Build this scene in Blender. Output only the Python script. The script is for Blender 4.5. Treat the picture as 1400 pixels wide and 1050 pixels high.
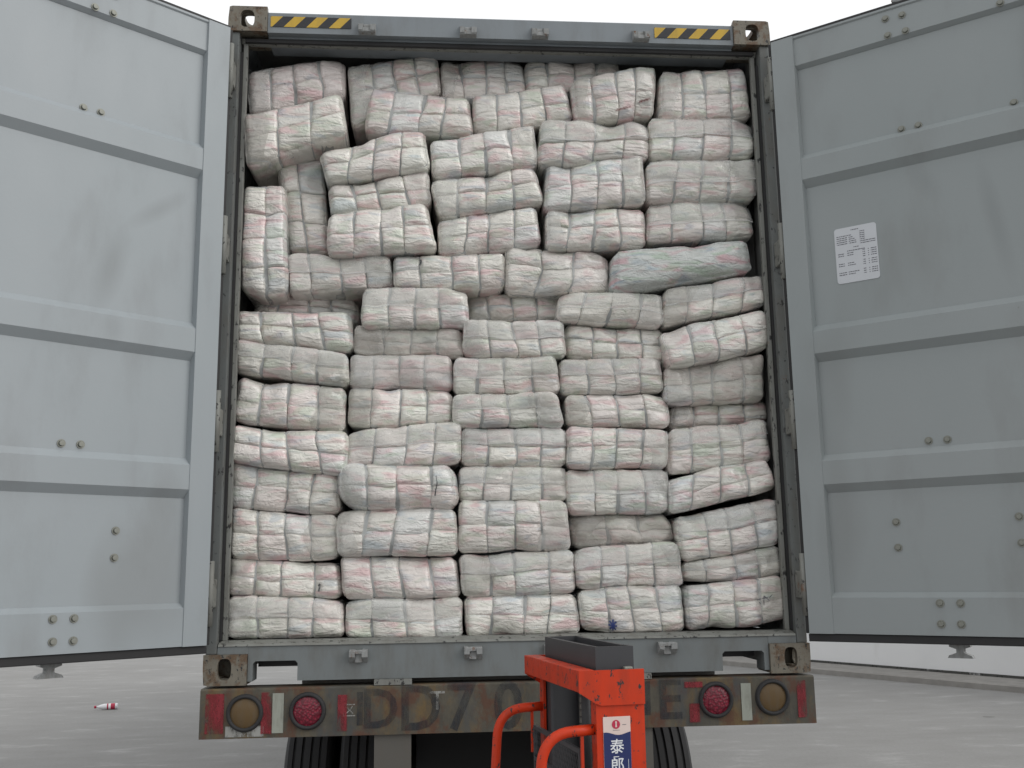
import bpy, bmesh, math, random
from mathutils import Vector, Matrix, noise
R = math.radians
random.seed(7)
for o in list(bpy.data.objects):
    bpy.data.objects.remove(o, do_unlink=True)
scene = bpy.context.scene
COL = scene.collection
ZC = 1.34            # height of the container's underside above the yard

# ------------------------------------------------------------------ camera
cam_data = bpy.data.cameras.new('camera')
cam = bpy.data.objects.new('camera', cam_data)
COL.objects.link(cam)
cam_data.sensor_width = 36.0
cam_data.lens = 36.0
cam_data.clip_start = 0.05
cam_data.clip_end = 3000
_p, _y, _r = 0.18380, -0.08185, -0.01471
_f = Vector((-math.sin(_y) * math.cos(_p), math.cos(_y) * math.cos(_p), math.sin(_p)))
_rt = Vector((math.cos(_y), math.sin(_y), 0))
_u = _rt.cross(_f)
_c, _s = math.cos(_r), math.sin(_r)
_R, _U = _c * _rt + _s * _u, -_s * _rt + _c * _u
cam.matrix_world = Matrix(((_R.x, _U.x, -_f.x, -0.3372), (_R.y, _U.y, -_f.y, -4.2168),
                           (_R.z, _U.z, -_f.z, 0.4118 + ZC), (0, 0, 0, 1)))
scene.camera = cam

# ------------------------------------------------------------------ overcast sky and sun
SUN_AZ, SUN_EL = R(112), R(34)      # azimuth clockwise from +y (away from the camera): from the right
world = bpy.data.worlds.new('World')
scene.world = world
world.use_nodes = True
wn, wl = world.node_tree.nodes, world.node_tree.links
wn.clear()
sky = wn.new('ShaderNodeTexSky')
sky.sky_type = 'NISHITA'
sky.sun_disc = False
sky.sun_elevation = SUN_EL
sky.sun_rotation = SUN_AZ
sky.dust_density = 4.0
hs = wn.new('ShaderNodeHueSaturation')
hs.inputs['Saturation'].default_value = 0.12
cl = wn.new('ShaderNodeMixRGB')
cl.inputs['Fac'].default_value = 0.93
cl.inputs['Color2'].default_value = (9.1, 9.2, 9.3, 1)      # even cloud layer
bg = wn.new('ShaderNodeBackground')
bg.inputs['Strength'].default_value = 0.12
wo = wn.new('ShaderNodeOutputWorld')
wl.new(sky.outputs[0], hs.inputs['Color'])
wl.new(hs.outputs[0], cl.inputs['Color1'])
wl.new(cl.outputs[0], bg.inputs['Color'])
wl.new(bg.outputs[0], wo.inputs['Surface'])

sun_data = bpy.data.lights.new('sun', 'SUN')
sun_data.energy = 1.5
sun_data.angle = R(50)
sun_data.color = (1.0, 0.97, 0.93)
sun = bpy.data.objects.new('sun', sun_data)
COL.objects.link(sun)
_d = Vector((math.sin(SUN_AZ) * math.cos(SUN_EL), math.cos(SUN_AZ) * math.cos(SUN_EL), math.sin(SUN_EL)))
sun.rotation_euler = _d.to_track_quat('Z', 'Y').to_euler()
sun.location = _d * 30

scene.view_settings.view_transform = 'Standard'
scene.view_settings.look = 'None'
scene.view_settings.exposure = 0.0
scene.view_settings.gamma = 1.0
scene.view_settings.use_curve_mapping = False
scene.render.resolution_x, scene.render.resolution_y = 1024, 768
scene.cycles.max_bounces = 5
scene.cycles.diffuse_bounces = 3
scene.cycles.glossy_bounces = 2
scene.cycles.transparent_max_bounces = 6

# ------------------------------------------------------------------ helpers: objects
def obj(name, me, parent=None, mats=None, loc=None):
    if isinstance(me, bmesh.types.BMesh):
        m = bpy.data.meshes.new(name)
        me.to_mesh(m)
        me.free()
        me = m
    o = bpy.data.objects.new(name, me)
    COL.objects.link(o)
    if mats is not None:
        for m in (mats if isinstance(mats, (list, tuple)) else [mats]):
            me.materials.append(m)
    if parent is not None:
        o.parent = parent
    if loc is not None:
        o.location = loc
    return o

def thing(name, label, cat, loc=(0, 0, 0), rz=0.0, group=None):
    o = bpy.data.objects.new(name, None)
    o.empty_display_size = 0.1
    COL.objects.link(o)
    o.location = loc
    o.rotation_euler = (0, 0, rz)
    o['label'] = label
    o['category'] = cat
    if group:
        o['group'] = group
    return o

def structure(o, label=None):
    o['kind'] = 'structure'
    if label:
        o['label'] = label
    return o

def smooth(o):
    for p in o.data.polygons:
        p.use_smooth = True
    return o

def box(bm, x0, x1, y0, y1, z0, z1, mi=0, bevel=0.0):
    r = bmesh.ops.create_cube(bm, size=1.0)
    vs = r['verts']
    for v in vs:
        v.co = Vector((x0 + (v.co.x + .5) * (x1 - x0), y0 + (v.co.y + .5) * (y1 - y0), z0 + (v.co.z + .5) * (z1 - z0)))
    fs = set(f for v in vs for f in v.link_faces)
    for f in fs:
        f.material_index = mi
    if bevel:
        es = list(set(e for v in vs for e in v.link_edges))
        g = bmesh.ops.bevel(bm, geom=es, offset=bevel, segments=2, profile=.6, affect='EDGES')
        for f in g['faces']:
            f.material_index = mi
    return vs

def nbox(*a, **k):
    bm = bmesh.new()
    box(bm, *a, **k)
    return bm

def cyl(bm, p0, p1, r0, r1=None, n=16, mi=0, caps=True):
    p0, p1 = Vector(p0), Vector(p1)
    r1 = r0 if r1 is None else r1
    d = p1 - p0
    q = d.to_track_quat('Z', 'Y').to_matrix().to_4x4()
    m = Matrix.Translation((p0 + p1) / 2) @ q
    r = bmesh.ops.create_cone(bm, cap_ends=caps, cap_tris=False, segments=n, radius1=r0, radius2=r1, depth=d.length, matrix=m)
    for f in set(f for v in r['verts'] for f in v.link_faces):
        f.material_index = mi
        f.smooth = len(f.verts) == 4
    return r['verts']

def tube(bm, pts, r, n=12, mi=0):
    pts = [Vector(p) for p in pts]
    rings = []
    up = Vector((0, 1, 0))
    for i, p in enumerate(pts):
        t = (pts[min(i + 1, len(pts) - 1)] - pts[max(i - 1, 0)]).normalized()
        a = t.cross(up)
        if a.length < 1e-3:
            a = t.cross(Vector((1, 0, 0)))
        a.normalize()
        b_ = a.cross(t)
        rings.append([bm.verts.new(p + r * (math.cos(k * 2 * math.pi / n) * a + math.sin(k * 2 * math.pi / n) * b_)) for k in range(n)])
    for i in range(len(rings) - 1):
        for k in range(n):
            f = bm.faces.new((rings[i][k], rings[i][(k + 1) % n], rings[i + 1][(k + 1) % n], rings[i + 1][k]))
            f.smooth = True
            f.material_index = mi
    bm.faces.new(rings[0][::-1])
    bm.faces.new(rings[-1])
    bmesh.ops.recalc_face_normals(bm, faces=bm.faces[:])

def arc_path(pts, rad, n=7):
    """polyline with rounded corners"""
    pts = [Vector(p) for p in pts]
    out = [pts[0]]
    for i in range(1, len(pts) - 1):
        a, b_, c = pts[i - 1], pts[i], pts[i + 1]
        u, v = (a - b_).normalized(), (c - b_).normalized()
        s, e = b_ + u * rad, b_ + v * rad
        for k in range(n + 1):
            t = k / n
            out.append((1 - t) ** 2 * s + 2 * t * (1 - t) * b_ + t * t * e)
    out.append(pts[-1])
    return out

def prism(bm, poly, axis, a0, a1, mi=0):
    """extrude a 2-D polygon; axis 'x': poly in (y,z), 'y': poly in (x,z), 'z': poly in (x,y)"""
    def P(p, a):
        return {'x': (a, p[0], p[1]), 'y': (p[0], a, p[1]), 'z': (p[0], p[1], a)}[axis]
    A = [bm.verts.new(P(p, a0)) for p in poly]
    Bv = [bm.verts.new(P(p, a1)) for p in poly]
    n = len(poly)
    fs = [bm.faces.new(A[::-1]), bm.faces.new(Bv)]
    for i in range(n):
        fs.append(bm.faces.new((A[i], A[(i + 1) % n], Bv[(i + 1) % n], Bv[i])))
    for f in fs:
        f.material_index = mi
    bmesh.ops.recalc_face_normals(bm, faces=fs)

def stadium(cx, cy, rx, ry, n=24, pw=0.7):
    o = []
    for k in range(n):
        t = 2 * math.pi * k / n
        c, s = math.cos(t), math.sin(t)
        o.append((cx + rx * math.copysign(abs(c) ** pw, c), cy + ry * math.copysign(abs(s) ** pw, s)))
    return o

def holed_plate(bm, axis, a0, a1, u0, u1, v0, v1, cx, cy, rx, ry, rc=0.015):
    """plate with an oval hole, thickness along axis"""
    n = 24
    inner = stadium(cx, cy, rx, ry, n)
    outer = []
    for (x, y) in inner:
        dx, dy = x - cx, y - cy
        ts = []
        if dx > 1e-9: ts.append((u1 - cx) / dx)
        if dx < -1e-9: ts.append((u0 - cx) / dx)
        if dy > 1e-9: ts.append((v1 - cy) / dy)
        if dy < -1e-9: ts.append((v0 - cy) / dy)
        t = min(ts)
        outer.append([cx + dx * t, cy + dy * t])
    for (U, V) in ((u0, v0), (u0, v1), (u1, v0), (u1, v1)):
        k = min(range(n), key=lambda i: (outer[i][0] - U) ** 2 + (outer[i][1] - V) ** 2)
        outer[k] = [U, V]
    def P(p, a):
        return {'x': (a, p[0], p[1]), 'y': (p[0], a, p[1]), 'z': (p[0], p[1], a)}[axis]
    L = [[bm.verts.new(P(p, a)) for p in ring] for a in (a0, a1) for ring in (inner, outer)]
    fs = []
    for k in range(n):
        j = (k + 1) % n
        fs.append(bm.faces.new((L[0][k], L[0][j], L[1][j], L[1][k])))
        fs.append(bm.faces.new((L[2][k], L[2][j], L[3][j], L[3][k])))
        fs.append(bm.faces.new((L[0][k], L[0][j], L[2][j], L[2][k])))
        fs.append(bm.faces.new((L[1][k], L[1][j], L[3][j], L[3][k])))
    bmesh.ops.recalc_face_normals(bm, faces=fs)

def text_mesh(s, size, name, bold=0.0):
    c = bpy.data.curves.new(name, 'FONT')
    c.body = s
    c.size = size
    c.align_x = 'CENTER'
    c.align_y = 'CENTER'
    c.resolution_u = 3
    c.offset = bold
    t = bpy.data.objects.new(name, c)
    COL.objects.link(t)
    bpy.context.view_layer.update()
    dg = bpy.context.evaluated_depsgraph_get()
    me = bpy.data.meshes.new_from_object(t.evaluated_get(dg))
    me.materials.clear()
    bpy.data.objects.remove(t, do_unlink=True)
    return me

# ------------------------------------------------------------------ helpers: materials
class NT:
    def __init__(self, name):
        self.m = bpy.data.materials.new(name)
        self.m.use_nodes = True
        self.n, self.l = self.m.node_tree.nodes, self.m.node_tree.links
        self.n.clear()
        self.out = self.n.new('ShaderNodeOutputMaterial')
        self.b = self.n.new('ShaderNodeBsdfPrincipled')
        self.l.new(self.b.outputs[0], self.out.inputs['Surface'])
        self.co = self.n.new('ShaderNodeTexCoord')
    def new(self, t, **kw):
        x = self.n.new(t)
        for k, v in kw.items():
            setattr(x, k, v)
        return x
    def set(self, **kw):
        for k, v in kw.items():
            self.b.inputs[k.replace('_', ' ')].default_value = v
    def mapping(self, src=None, scale=(1, 1, 1), rot=(0, 0, 0), loc=(0, 0, 0)):
        x = self.new('ShaderNodeMapping')
        x.inputs['Scale'].default_value = scale
        x.inputs['Rotation'].default_value = rot
        x.inputs['Location'].default_value = loc
        self.l.new(src if src is not None else self.co.outputs['Object'], x.inputs['Vector'])
        return x.outputs[0]
    def noise(self, scale, vec=None, detail=4, rough=.55, dist=0, typ=None):
        x = self.new('ShaderNodeTexNoise')
        if typ:
            x.noise_type = typ
        x.inputs['Scale'].default_value = scale
        x.inputs['Detail'].default_value = detail
        x.inputs['Roughness'].default_value = rough
        x.inputs['Distortion'].default_value = dist
        self.l.new(vec if vec is not None else self.co.outputs['Object'], x.inputs['Vector'])
        return x.outputs[0]
    def ramp(self, fac, stops):
        x = self.new('ShaderNodeValToRGB')
        e = x.color_ramp.elements
        while len(e) < len(stops):
            e.new(.5)
        for i, (p, c) in enumerate(stops):
            e[i].position = p
            e[i].color = (c, c, c, 1) if isinstance(c, (int, float)) else (*c, 1)
        self.l.new(fac, x.inputs[0])
        return x.outputs[0]
    def mix(self, fac, a, b_, mode='MIX'):
        x = self.new('ShaderNodeMixRGB', blend_type=mode)
        for inp, v in ((x.inputs[0], fac), (x.inputs[1], a), (x.inputs[2], b_)):
            if isinstance(v, (int, float)):
                inp.default_value = v if inp == x.inputs[0] else (v, v, v, 1)
            elif isinstance(v, tuple):
                inp.default_value = (*v, 1)
            else:
                self.l.new(v, inp)
        return x.outputs[0]
    def math(self, op, a, b_=0.0):
        x = self.new('ShaderNodeMath', operation=op)
        for inp, v in ((x.inputs[0], a), (x.inputs[1], b_)):
            if isinstance(v, (int, float)):
                inp.default_value = v
            else:
                self.l.new(v, inp)
        return x.outputs[0]
    def color(self, c):
        if isinstance(c, tuple):
            self.b.inputs['Base Color'].default_value = (*c, 1)
        else:
            self.l.new(c, self.b.inputs['Base Color'])
    def link(self, s, name):
        self.l.new(s, self.b.inputs[name])
    def bump(self, h, strength=.3, dist=.01):
        x = self.new('ShaderNodeBump')
        x.inputs['Strength'].default_value = strength
        x.inputs['Distance'].default_value = dist
        self.l.new(h, x.inputs['Height'])
        self.l.new(x.outputs[0], self.b.inputs['Normal'])
        return x
    def wear(self, mask):
        """leave bare (see through) where mask is 0: chipped paint and torn stickers"""
        t = self.new('ShaderNodeBsdfTransparent')
        mx = self.new('ShaderNodeMixShader')
        self.l.new(mask, mx.inputs[0])
        self.l.new(t.outputs[0], mx.inputs[1])
        self.l.new(self.b.outputs[0], mx.inputs[2])
        self.l.new(mx.outputs[0], self.out.inputs['Surface'])

def painted_metal(name, col, rust=0.0, dirt=.3, rough=.5, chips=.0, dirt_col=(.10, .09, .075), rust_col=(.10, .05, .028), scale=1.0, dark=(.03, .03, .03)):
    t = NT(name)
    n1 = t.noise(1.6 * scale, detail=6, rough=.6)
    n2 = t.noise(9 * scale, t.mapping(scale=(1, 1, .3)), detail=8, rough=.65)
    n3 = t.noise(5 * scale, detail=10, rough=.7)
    c = t.mix(t.ramp(n1, [(.3, 0.0), (.75, .35)]), col, tuple(x * .86 for x in col))
    if dirt:
        c = t.mix(t.math('MULTIPLY', t.ramp(n2, [(.45, 0.0), (.8, 1.0)]), dirt), c, dirt_col)
    if rust:
        m = t.ramp(n3, [(.72 - .3 * rust, 0.0), (.80 - .3 * rust, 1.0)])
        rc = t.mix(t.noise(30 * scale), rust_col, tuple(x * 2.0 for x in rust_col))
        c = t.mix(m, c, rc)
    if chips:
        n4 = t.noise(22 * scale, t.mapping(scale=(1, 1, .6)), detail=6, rough=.7)
        c = t.mix(t.ramp(n4, [(.66 - chips, 0.0), (.68 - chips, 1.0)]), c, dark)
    t.color(c)
    t.set(Roughness=rough, Specular_IOR_Level=.3)
    t.link(t.ramp(n3, [(.3, rough - .1), (.8, min(1, rough + .2))]), 'Roughness')
    t.bump(n3, .08, .01)
    return t.m

def plain(name, col, rough=.5, metal=0.0, var=.15, scale=8):
    t = NT(name)
    c = t.mix(t.noise(scale, detail=6), tuple(x * (1 - var) for x in col), tuple(min(1, x * (1 + var)) for x in col))
    t.color(c)
    t.set(Roughness=rough, Metallic=metal)
    return t.m

M = {}
# door paint with soft brown-grey smudges
def door_paint(name, col, seed, stains=()):
    t = NT(name)
    off = t.mapping(loc=(seed, seed * .7, seed * .3))
    n1 = t.noise(1.1, off, detail=3, rough=.5)
    n2 = t.noise(3.0, t.mapping(scale=(1, 1, .35), loc=(seed, 0, 0)), detail=8, rough=.6)
    n3 = t.noise(60, off, detail=3)
    sm = t.noise(1.5, t.mapping(scale=(1.6, 1, .7), rot=(0, R(-35), 0), loc=(seed * 2, 0, seed)), detail=2, rough=.4)
    c = t.mix(t.ramp(n1, [(.35, 0.0), (.7, 1.0)]), col, tuple(x * y for x, y in zip(col, (.93, .95, .95))))
    c = t.mix(t.math('MULTIPLY', t.ramp(sm, [(.6, 0.0), (.72, 1.0)]), .35), c, (.16, .165, .16))
    c = t.mix(t.math('MULTIPLY', t.ramp(n2, [(.52, 0.0), (.80, 1.0)]), .40), c, (.14, .13, .12))
    for sx_, sz_, rx_, rz_, rot_, k_ in stains:                  # broad rubbed smear with a soft outline
        mp_ = t.new('ShaderNodeMapping', vector_type='TEXTURE')
        mp_.inputs['Location'].default_value = (sx_, 0, sz_)
        mp_.inputs['Rotation'].default_value = (0, rot_, 0)
        mp_.inputs['Scale'].default_value = (rx_, 10, rz_)
        t.l.new(t.co.outputs['Object'], mp_.inputs['Vector'])
        ln = t.new('ShaderNodeVectorMath', operation='LENGTH')
        t.l.new(mp_.outputs[0], ln.inputs[0])
        e_ = t.math('ADD', ln.outputs['Value'], t.math('MULTIPLY', t.math('SUBTRACT', n1, .5), .9))
        c = t.mix(t.math('MULTIPLY', t.ramp(e_, [(.3, 1.0), (1.0, 0.0)]), k_), c, (.13, .14, .14))
    spots = t.noise(14, off, detail=2, rough=.4)
    c = t.mix(t.ramp(spots, [(.79, 0.0), (.80, 1.0)]), c, (.12, .11, .10))
    t.color(c)
    t.link(t.ramp(n2, [(.3, .42), (.8, .62)]), 'Roughness')
    t.bump(t.mix(.5, n1, n3), .06, .01)
    return t.m
M['door_l'] = door_paint('door_paint', (.285, .312, .330), 3.1, ((.47, 1.60, .07, .22, R(-14), .36), (.30, 1.86, .05, .20, R(-52), .28), (.46, 1.35, .05, .08, 0, .2)))
M['door_r'] = door_paint('door_paint', (.262, .285, .290), 8.4, ((-.86, 1.75, .05, .30, R(8), .25), (-.62, 1.95, .06, .12, R(30), .15)))
M['frame'] = painted_metal('frame_paint', (.205, .228, .245), rust=.10, dirt=.4)
M['post'] = painted_metal('post_paint', (.13, .14, .138), rust=.28, dirt=.8, chips=.05, scale=2.2)
M['sill'] = painted_metal('shaded_sill_paint', (.165, .182, .185), rust=.16, dirt=.6, scale=1.6)  # frame paint darkened for the weaker light on the sill, plus dirt
M['frame_in'] = painted_metal('inner_frame_paint', (.20, .205, .19), rust=.28, dirt=.65, chips=.075, scale=2)
M['casting'] = painted_metal('casting_steel', (.17, .155, .125), rust=.75, dirt=.8, chips=.08, scale=3, rust_col=(.075, .05, .032))
M['wall_in'] = painted_metal('inner_wall_paint', (.27, .275, .27), rust=.1, dirt=.6)
M['floor_in'] = plain('plywood_floor', (.16, .11, .07), .8)
M['rubber'] = plain('black_rubber', (.018, .018, .019), .7)
M['dark'] = plain('dark_steel', (.03, .03, .032), .6)
M['black_steel'] = plain('charcoal_steel', (.035, .036, .04), .45)
M['zinc'] = plain('dull_zinc', (.22, .225, .20), .55, .5, .3, 40)
M['keeper'] = painted_metal('keeper_steel', (.28, .29, .29), rust=.45, dirt=.7, scale=8)
M['yellow'] = painted_metal('hazard_yellow', (.52, .34, .05), dirt=.35, rough=.55, scale=3)
M['hblack'] = painted_metal('hazard_black', (.035, .036, .04), dirt=.1, rough=.55, scale=3)
M['white_strip'] = painted_metal('white_reflector', (.29, .305, .265), dirt=.6, rust=.15, scale=5)
M['amber'] = painted_metal('amber_lens', (.11, .070, .030), dirt=.55, rough=.35, scale=6)
def bumper_mat():
    t = NT('bumper_paint')
    n1 = t.noise(9, t.mapping(scale=(1, 1, .6)), detail=8, rough=.7)
    n2 = t.noise(5, t.mapping(scale=(1, 1, .5), loc=(4, 0, 2)), detail=8, rough=.75)
    n3 = t.noise(11, t.mapping(loc=(9, 1, 3), scale=(1, 1, .7)), detail=7, rough=.7)
    n5 = t.noise(6, t.mapping(scale=(1, 1, .35), loc=(19, 1, 3)), detail=6, rough=.65)
    c = t.mix(t.ramp(n1, [(.35, 0.0), (.65, 1.0)]), (.045, .043, .036), (.095, .085, .062))
    c = t.mix(t.math('MULTIPLY', t.ramp(n2, [(.50, 0.0), (.62, 1.0)]), .65), c, (.15, .092, .028))
    c = t.mix(t.math('MULTIPLY', t.ramp(n3, [(.50, 0.0), (.60, 1.0)]), .85), c, (.085, .036, .02))
    c = t.mix(t.math('MULTIPLY', t.ramp(n5, [(.52, 0.0), (.64, 1.0)]), .7), c, (.05, .058, .066))
    t.color(c)
    t.set(Roughness=.75)
    t.bump(n3, .3, .01)
    return t.m
M['bumper'] = bumper_mat()
def worn_paint(name, col, keep=.5, scale=7, rough=.6, soft=.08, full=.9):
    t = NT(name)
    n = t.noise(scale, t.mapping(scale=(1.4, 1, .5)), detail=8, rough=.7)
    t.color(t.mix(t.noise(20), tuple(x * .7 for x in col), col))
    t.set(Roughness=rough)
    t.wear(t.ramp(n, [(1 - keep - soft, 0.0), (1 - keep + soft, full)]))
    return t.m
M['red_worn'] = worn_paint('worn_red_tape', (.26, .020, .03), .50, 11, soft=.10, full=.85)
M['blue_worn'] = worn_paint('faded_blue_paint', (.016, .022, .034), .52, 13, soft=.16, full=.62)
M['white_worn'] = worn_paint('faded_white_paint', (.36, .36, .34), .55, 30)
M['orange'] = painted_metal('orange_red_paint', (.50, .034, .006), dirt=.5, rough=.45, chips=.075, scale=2.2, dirt_col=(.16, .03, .015))
M['navy'] = plain('navy_print', (.012, .022, .10), .35, 0, .1)
M['sticker_white'] = plain('sticker_white', (.62, .50, .46), .4, 0, .06)
M['white_print'] = plain('white_print', (.62, .64, .66), .5, 0, .1, 60)
M['red_print'] = plain('red_print', (.42, .02, .06), .4, 0, .1)
M['paper'] = plain('label_paper', (.50, .52, .55), .55, 0, .05)
M['ink'] = plain('label_ink', (.10, .10, .12), .7, 0, .2)
M['tyre'] = plain('tyre_rubber', (.022, .022, .023), .8, 0, .3)
M['chassis'] = painted_metal('chassis_paint', (.10, .095, .085), rust=.3, dirt=.5)
M['bluemark'] = worn_paint('blue_marker', (.01, .03, .16), .62, 60)
M['tear'] = worn_paint('dark_tear', (.03, .035, .04), .62, 80, soft=.15, full=.95)
M['darkmark'] = worn_paint('dark_smudge', (.05, .05, .07), .5, 70)
def lens_red():
    t = NT('red_lens')
    v = t.new('ShaderNodeTexVoronoi', feature='F1')
    v.inputs['Scale'].default_value = 105
    t.l.new(t.co.outputs['Object'], v.inputs['Vector'])
    t.color(t.mix(t.ramp(v.outputs['Distance'], [(.15, 0.0), (.6, 1.0)]), (.24, .013, .035), (.10, .004, .014)))
    t.set(Roughness=.3)
    t.bump(v.outputs['Distance'], .5, .004)
    return t.m
M['red_lens'] = lens_red()
def concrete():
    t = NT('concrete_yard')
    w = t.co.outputs['Object']
    n1 = t.noise(.16, t.mapping(w, scale=(1, 1.6, 1)), detail=6, rough=.6)
    n2 = t.noise(1.4, t.mapping(w, scale=(1, 1.8, 1), rot=(0, 0, .15)), detail=8, rough=.65)
    n3 = t.noise(30, w, detail=6)
    c = t.mix(t.ramp(n1, [(.3, 0.0), (.7, 1.0)]), (.183, .181, .175), (.237, .235, .229))
    c = t.mix(t.math('MULTIPLY', t.ramp(n2, [(.48, 0.0), (.66, 1.0)]), .55), c, (.17, .167, .16))
    c = t.mix(t.math('MULTIPLY', t.ramp(n2, [(.28, 1.0), (.44, 0.0)]), .55), c, (.37, .366, .36))
    sp = t.noise(2.2, t.mapping(w, scale=(1, 1.3, 1), loc=(3, 7, 0)), detail=1.5, rough=.4)
    c = t.mix(t.math('MULTIPLY', t.ramp(sp, [(.775, 0.0), (.79, 1.0)]), .7), c, (.10, .098, .09))
    tr_ = t.noise(.9, t.mapping(w, scale=(.12, 2.2, 1), rot=(0, 0, R(18))), detail=4, rough=.6)
    c = t.mix(t.math('MULTIPLY', t.ramp(tr_, [(.60, 0.0), (.70, 1.0)]), .35), c, (.16, .158, .15))
    c = t.mix(.06, c, n3)
    t.color(c)
    t.set(Roughness=.85)
    t.bump(n3, .3, .01)
    return t.m
M['concrete'] = concrete()
def whitewash():
    t = NT('whitewashed_render')
    n1 = t.noise(.5, detail=6, rough=.6)
    n2 = t.noise(2.5, t.mapping(scale=(1, 1, .25)), detail=8, rough=.7)
    c = t.mix(t.ramp(n1, [(.3, 0.0), (.7, 1.0)]), (.74, .745, .75), (.66, .665, .67))
    c = t.mix(t.math('MULTIPLY', t.ramp(n2, [(.58, 0.0), (.8, 1.0)]), .3), c, (.4, .39, .37))
    t.color(c)
    t.set(Roughness=.9)
    return t.m
M['whitewash'] = whitewash()
M['kerb'] = plain('kerb_stone', (.25, .24, .225), .9, 0, .35, 5)
M['grime'] = worn_paint('ground_grime', (.06, .06, .055), .6, 3)

# bales: printed packs seen through clinging film
def pack_mat(name, base, sat=1.0, sheen=.5):
    t = NT(name)
    oi = t.new('ShaderNodeObjectInfo')
    rnd = oi.outputs['Random']
    cx = t.new('ShaderNodeCombineXYZ')
    t.l.new(t.math('MULTIPLY', rnd, 37.0), cx.inputs[0])
    t.l.new(t.math('MULTIPLY', rnd, 91.0), cx.inputs[2])
    rot = t.new('ShaderNodeCombineXYZ')
    t.l.new(t.math('SUBTRACT', t.math('MULTIPLY', t.math('FRACT', t.math('MULTIPLY', rnd, 13.7)), 1.5), .55), rot.inputs[1])
    def mp(scale):
        x = t.new('ShaderNodeMapping')
        x.inputs['Scale'].default_value = scale
        t.l.new(t.co.outputs['Object'], x.inputs['Vector'])
        t.l.new(cx.outputs[0], x.inputs['Location'])
        t.l.new(rot.outputs[0], x.inputs['Rotation'])
        return x.outputs[0]
    sn = t.new('ShaderNodeTexNoise')
    sn.inputs['Scale'].default_value = 1.0
    sn.inputs['Detail'].default_value = 1.5
    sn.inputs['Distortion'].default_value = .6
    t.l.new(mp((7, 7, 26)), sn.inputs['Vector'])
    sep = t.new('ShaderNodeSeparateColor')
    t.l.new(sn.outputs['Color'], sep.inputs[0])
    c = t.mix(t.math('MULTIPLY', t.ramp(sep.outputs[0], [(.52, 0.0), (.66, 1.0)]), .50 * sat), base, (.62, .34, .37))
    c = t.mix(t.math('MULTIPLY', t.ramp(sep.outputs[1], [(.56, 0.0), (.68, 1.0)]), .40 * sat), c, (.40, .52, .38))
    c = t.mix(t.math('MULTIPLY', t.ramp(sep.outputs[2], [(.57, 0.0), (.69, 1.0)]), .42 * sat), c, (.34, .43, .50))
    # creases of the clinging film run on from pack to pack: one field for each bale
    off = t.new('ShaderNodeVectorMath', operation='SCALE')
    off.inputs['Scale'].default_value = 17.0
    t.l.new(oi.outputs['Location'], off.inputs[0])
    ang = t.new('ShaderNodeCombineXYZ')
    t.l.new(t.math('SUBTRACT', t.math('MULTIPLY', oi.outputs['Alpha'], 1.6), .8), ang.inputs[1])
    def mb(scale):
        x = t.new('ShaderNodeMapping')
        x.inputs['Scale'].default_value = scale
        t.l.new(t.co.outputs['Object'], x.inputs['Vector'])
        t.l.new(off.outputs[0], x.inputs['Location'])
        t.l.new(ang.outputs[0], x.inputs['Rotation'])
        return x.outputs[0]
    w1 = t.noise(1.0, mb((6, 6, 30)), detail=2.5, rough=.5, dist=1.2)
    w3 = t.noise(7.0, mb((1, 1, 3.4)), detail=3, rough=.55, dist=1.0, typ='RIDGED_MULTIFRACTAL')
    w4 = t.noise(26.0, mb((1, 1, 1.6)), detail=3, rough=.55, dist=1.6)
    c = t.mix(t.math('MULTIPLY', t.ramp(w1, [(.30, 1.0), (.52, 0.0)]), .20), c, (.40, .39, .35))
    c = t.mix(t.math('MULTIPLY', t.ramp(w3, [(.70, 0.0), (1.0, 1.0)]), .45), c, (.88, .885, .88))  # film glints painted into the colour as thin whitish streaks
    c = t.mix(1.0, c, oi.outputs['Color'], 'MULTIPLY')
    t.color(c)
    t.set(Roughness=.34, Coat_Weight=sheen, Coat_Roughness=.10, Specular_IOR_Level=.6)
    hgt = t.math('ADD', t.math('MULTIPLY', w3, .30), t.math('ADD', w1, t.math('MULTIPLY', w4, .6)))
    t.bump(hgt, .85, .015)
    return t.m
M['pack'] = pack_mat('printed_pack', (.725, .708, .672), 1.05, .8)
M['pack_dull'] = pack_mat('printed_pack_dull', (.68, .665, .63), .7, .8)
M['sack'] = pack_mat('printed_sack', (.62, .63, .60), 1.5)
def film(name, fac, col, bump=.5):
    t = NT(name)
    t.color(col)
    t.set(Roughness=.22, Specular_IOR_Level=.9, Coat_Weight=.6, Coat_Roughness=.08)
    n = t.noise(9, t.mapping(scale=(1, 1, 2.6), rot=(0, .5, 0)), detail=3, rough=.55, dist=1.2, typ='RIDGED_MULTIFRACTAL')
    n2 = t.noise(12, detail=2.5, dist=1.0)
    t.bump(t.mix(.5, n, n2), bump, .012)
    tr = t.new('ShaderNodeBsdfTransparent')
    tr.inputs[0].default_value = (.97, .97, .96, 1)
    mx = t.new('ShaderNodeMixShader')
    t.l.new(t.ramp(n2, [(.3, max(0, fac - .12)), (.75, min(1, fac + .12))]), mx.inputs[0])
    t.l.new(tr.outputs[0], mx.inputs[1])
    t.l.new(t.b.outputs[0], mx.inputs[2])
    t.l.new(mx.outputs[0], t.out.inputs['Surface'])
    return t.m
M['film'] = film('clear_film', .6, (.52, .54, .535))
M['flap'] = film('loose_film', .34, (.64, .64, .62), .9)
M['hem'] = film('film_hem', .72, (.74, .74, .73), .3)
M['flap_dull'] = film('dusty_film', .34, (.50, .485, .45), 1.0)
# ================================================================== the setting
bm = bmesh.new()
bmesh.ops.create_grid(bm, x_segments=2, y_segments=2, size=400)
structure(obj('ground', bm, None, M['concrete']), 'pale worn concrete of the loading yard')

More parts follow.
